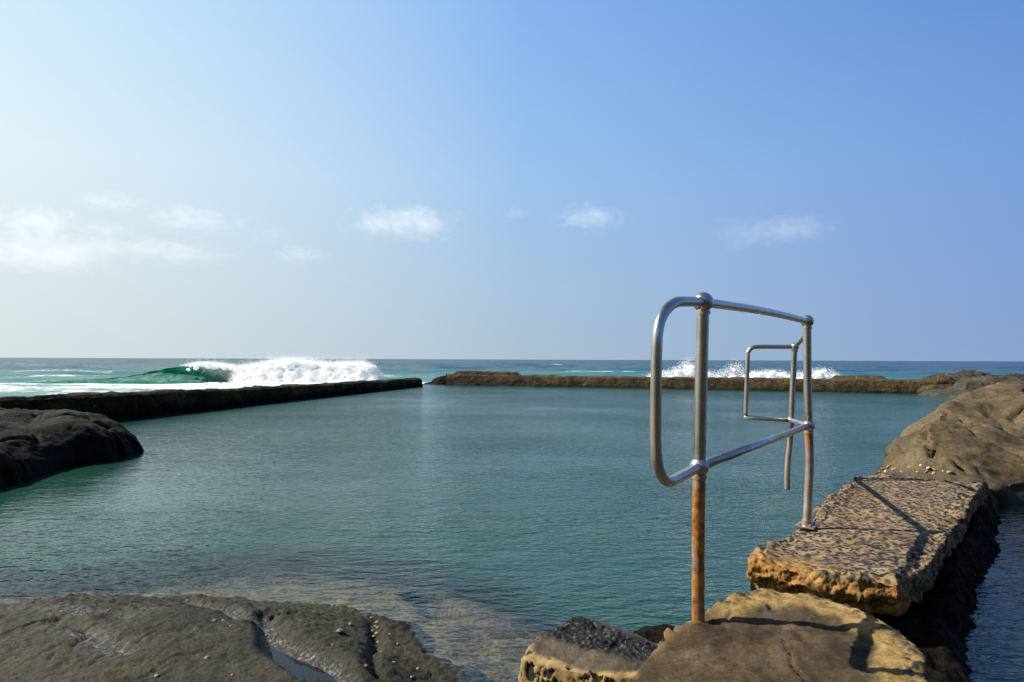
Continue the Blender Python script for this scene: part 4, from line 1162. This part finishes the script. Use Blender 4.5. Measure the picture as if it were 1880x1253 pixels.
# ------------------------------------------------------------------ breaking waves
def foam_heap(name, centres, voxel, seed, parent=None, amp=0.12):
    bm = bmesh.new()
    for (c, r) in centres: 
        b = bmesh.new(); bmesh.ops.create_icosphere(b, subdivisions=2, radius=1.0)
        for v in b.verts: v.co = Vector((v.co.x * r[0], v.co.y * r[1], v.co.z * r[2])) + Vector(c)
        t = bpy.data.meshes.new('t'); b.to_mesh(t); b.free(); bm.from_mesh(t); bpy.data.meshes.remove(t)
    me = remesh(name, bm, voxel, 2)
    roughen(me, [(1.6, amp * 1.3, 4, seed, False), (5.5, amp * 0.9, 4, seed + 1, False), (14, amp * 0.5, 3, seed + 2, False)])
    return obj(name, me, M_foam, parent)
def spray(name, pts, sizes, parent):
    """a cloud of small water drops"""
    o8 = np.array([(1, 0, 0), (-1, 0, 0), (0, 1, 0), (0, -1, 0), (0, 0, 1), (0, 0, -1)], float)
    f8 = np.array([(0, 2, 4), (2, 1, 4), (1, 3, 4), (3, 0, 4), (2, 0, 5), (1, 2, 5), (3, 1, 5), (0, 3, 5)])
    n = len(pts)
    v = (pts[:, None, :] + o8[None] * sizes[:, None, None]).reshape(-1, 3)
    q = (f8[None] + (np.arange(n) * 6)[:, None, None]).reshape(-1, 3)
    me = mesh_np(name, v, q)
    o = obj(name, me, M_spray, parent)
    return tag(o, kind='stuff')

def build_left_wave():
    Yw = 40.5
    root = empty('breaking_wave', (-14.0, Yw, -0.1))
    tag(root, 'green curling wave breaking into white foam beyond the left wall', 'wave')
    X = lambda px: (px - 940) / F * Yw
    # unbroken green shoulder and face
    xs = np.arange(X(40), X(478), 0.06)
    pxs = xs / Yw * F + 940
    H = np.interp(pxs, [40, 140, 230, 275, 310, 350, 380, 430, 478], [0.08, 0.22, 0.48, 0.80, 1.02, 1.16, 1.22, 1.15, 1.02])
    curl = np.interp(pxs, [40, 260, 330, 380, 478], [0.0, 0.0, 0.25, 0.8, 0.9])
    prof_u = np.linspace(0, 1, 44)
    V = np.zeros((len(xs), len(prof_u), 3)); FO = np.zeros((len(xs), len(prof_u)))
    for i, (x, h, c) in enumerate(zip(xs, H, curl)):
        u = prof_u
        # front foot -> concave face -> lip -> back slope
        yy = np.where(u < 0.55, -1.3 + 1.35 * np.sin(np.clip(u / 0.55, 0, 1) * math.pi / 2), 0.05 + (u - 0.55) / 0.45 * 4.5)
        zz = np.where(u < 0.55, (u / 0.55) ** 1.5, 0.5 + 0.5 * np.cos((u - 0.55) / 0.45 * math.pi))
        lip = np.exp(-((u - 0.57) / 0.07) ** 2)
        yy = yy - c * 0.55 * lip
        V[i, :, 0] = x; V[i, :, 1] = Yw + yy; V[i, :, 2] = -0.17 + zz * h
        FO[i] = -0.4 + 0.62 * lip * np.interp(x / Yw * F + 940, [120, 200, 340, 470], [0.3, 0.75, 0.9, 1.0]) + np.interp(x / Yw * F + 940, [350, 395, 478], [0, 0.42, 0.62])
    v = V.reshape(-1, 3)
    n1 = fbm(v * np.array([0.7, 1.2, 1.2]), 4, 0.5, 401)
    v[:, 2] += 0.06 * n1; v[:, 1] += 0.12 * n1
    me = mesh_np('wave_face', v, grid_quads(len(xs), len(prof_u)))
    set_attr(me, 'foam', FO.ravel())
    obj('wave_face', me, M_wave, root)
    # tumbling white water
    r = random.Random(5); cs = []
    top = lambda px: float(np.interp(px, [345, 372, 400, 425, 448, 462, 490, 505, 540, 580, 610, 640, 670, 688, 700], [0.95, 1.2, 1.2, 1.10, 0.95, 1.0, 1.15, 1.28, 1.38, 1.22, 1.10, 1.14, 1.18, 1.0, 0.45]))
    for k in range(520):
        px = r.uniform(448, 694); t = top(px)
        z = r.uniform(-0.1, 1) * t
        dy = (1 - max(z, 0) / t) * -1.2
        s = r.uniform(0.10, 0.23)
        z = min(z, t - s * 0.9)
        cs.append(((X(px), Yw + dy + r.uniform(-0.3, 0.3), z), (s * 1.25, s, s)))
    for k in range(60):          # thrown lip over the green face
        px = r.uniform(352, 450); t = top(px); s = r.uniform(0.05, 0.12)
        cs.append(((X(px), Yw - 0.45 + r.uniform(-0.15, 0.15), t - s - r.uniform(0, 0.22) ** 1.0), (s * 1.5, s, s)))
    for k in range(70):          # boiling foam at the foot
        px = r.uniform(400, 720); s = r.uniform(0.12, 0.25)
        cs.append(((X(px), Yw - 1.4 - r.uniform(0, 1.2), -0.15), (s * 2.2, s * 1.5, s * 0.9)))
    foam_heap('foam_crest', cs, 0.045, 405, root, 0.06)
    g = np.random.default_rng(11)
    pts = []
    for k in range(32000):
        px = g.uniform(350, 705); t = top(px)
        z = t + (g.exponential(0.085) - 0.10)
        if 560 < px < 680 and g.random() < 0.4: z = t + g.exponential(0.10)
        if px < 450 and g.random() < 0.75: z = t - abs(g.normal(0, 0.45)) * min(1, (px - 350) / 60)
        pts.append((X(px) + g.normal(0, 0.12) - 0.25 * max(0, z - t), Yw - 0.55 + g.normal(0, 0.3), max(z, 0.0)))
    for k in range(42000):       # torn water flying off the front of the roller
        px = g.uniform(440, 700); t = top(px)
        z = t * g.beta(1.3, 1.2); nz = math.sin(px * 0.21) + math.sin(px * 0.083 + z * 5) + math.sin(px * 0.047 - z * 3)
        if nz < g.normal(0, 1.0): continue
        pts.append((X(px) + g.normal(0, 0.1), Yw - 0.35 - (1 - z / t) * 1.25 - abs(g.normal(0, 0.22)), z))
    spray('spray', np.array(pts), g.uniform(0.004, 0.014, len(pts)), root)
    return root
build_left_wave()

def build_splash(label, Yd, span, prof_px, n_heap, n_drop, seed, jag=0.06):
    root = empty('wave_splash', ((0.5 * (span[0] + span[1]) - 940) / F * Yd, Yd, -0.1))
    tag(root, label, 'splash', 'splashes behind the far wall')
    X = lambda px: (px - 940) / F * Yd
    xp = [p[0] for p in prof_px]
    zp = [PY(p[0], p[1], Yd).z for p in prof_px]
    top = lambda px: float(np.interp(px, xp, zp))
    r = random.Random(seed); cs = []
    for k in range(n_heap):
        px = r.uniform(*span); t = max(top(px), 0.05); s = r.uniform(0.08, 0.19) * min(1, 0.35 + t)
        z = r.uniform(-0.1, max(t - s, 0.0))
        cs.append(((X(px), Yd + r.uniform(-0.25, 0.25), z), (s * 1.2, s, s)))
    if cs: foam_heap('foam_crest', cs, 0.04, seed, root, 0.07)
    g = np.random.default_rng(seed); pts = []
    for k in range(n_drop):
        px = g.uniform(*span); t = top(px)
        z = t * g.beta(2.2, 1.5) * 1.12 + g.normal(0, jag)
        pts.append((X(px) + g.normal(0, 0.10), Yd + g.normal(0, 0.25), max(z, -0.1)))
    spray('spray', np.array(pts), g.uniform(0.004, 0.016, len(pts)), root)
build_splash('tall pointed splash of white spray near the first rail post', 35.2, (1188, 1312), [(1188, 692), (1215, 685), (1240, 678), (1254, 668), (1261, 661), (1268, 666), (1278, 676), (1290, 681), (1305, 686), (1312, 692)], 90, 9000, 501)
build_splash('thin veil of spray between the tall splash and the far rail loop', 35.0, (1306, 1368), [(1306, 690), (1325, 683), (1345, 674), (1355, 670), (1362, 676), (1368, 690)], 14, 3600, 511, 0.14)
build_splash('low rounded white wave crest seen through the far rail loop', 34.4, (1366, 1458), [(1366, 692), (1378, 684), (1400, 682), (1420, 681), (1440, 684), (1458, 690)], 120, 3200, 521)
build_splash('rounded white burst of foam right of the second rail post', 33.6, (1462, 1546), [(1462, 688), (1475, 684), (1492, 683), (1510, 677), (1525, 682), (1546, 694)], 120, 4200, 531)

# ------------------------------------------------------------------ clouds
CLOUD_D = 3200.0
clouds = [   # px, py, half width px, half height px, density, label
    (742, 410, 88, 26, 0.0045, 'brightest flat bottomed cloud above the middle of the sea'),
    (1084, 401, 58, 21, 0.0035, 'small bright cloud above the nearest rail post'),
    (946, 391, 20, 12, 0.0025, 'tiny faint cloud between two brighter small clouds'),
    (1462, 420, 62, 22, 0.0022, 'faint cloud with a bright tip above the far rail loop'),
    (1385, 428, 80, 26, 0.0010, 'wispy grey trailing cloud left of the faint bright tipped cloud'),
    (550, 467, 46, 16, 0.0024, 'small low cloud apart from the bank on the left'),
    (352, 404, 78, 22, 0.0022, 'ragged pale cloud over the left breaking wave'),
    (200, 371, 56, 16, 0.0020, 'small thin cloud highest of the left bank'),
    (66, 406, 72, 26, 0.0025, 'domed pale cloud near the left edge of the sky'),
    (196, 423, 50, 16, 0.0015, 'faint small cloud under the thin highest one'),
    (310, 462, 95, 20, 0.0019, 'long low streak of cloud over the green wave'),
    (80, 462, 140, 34, 0.0019, 'largest cloud bank with a grey base at the left edge'),
    (496, 432, 38, 18, 0.0010, 'barely visible wisp above the small low cloud'),
]
cmats = {}
for (a, b, hw, hh, dens, lab) in clouds:
    D = CLOUD_D
    p = PY(a, b, D)
    bm = bmesh.new(); bmesh.ops.create_icosphere(bm, subdivisions=3, radius=1.0)
    o = obj('cloud', bm_mesh('cloud', bm), None)
    o.location = p
    k = 1.5 * D / F
    o.scale = (hw * k, hw * k * 0.7, hh * k)
    key = dens
    if key not in cmats: cmats[key] = cloud_mat('cloud vapour', dens)
    o.data.materials.append(cmats[key])
    tag(o, lab, 'cloud', 'small clouds low over the sea')
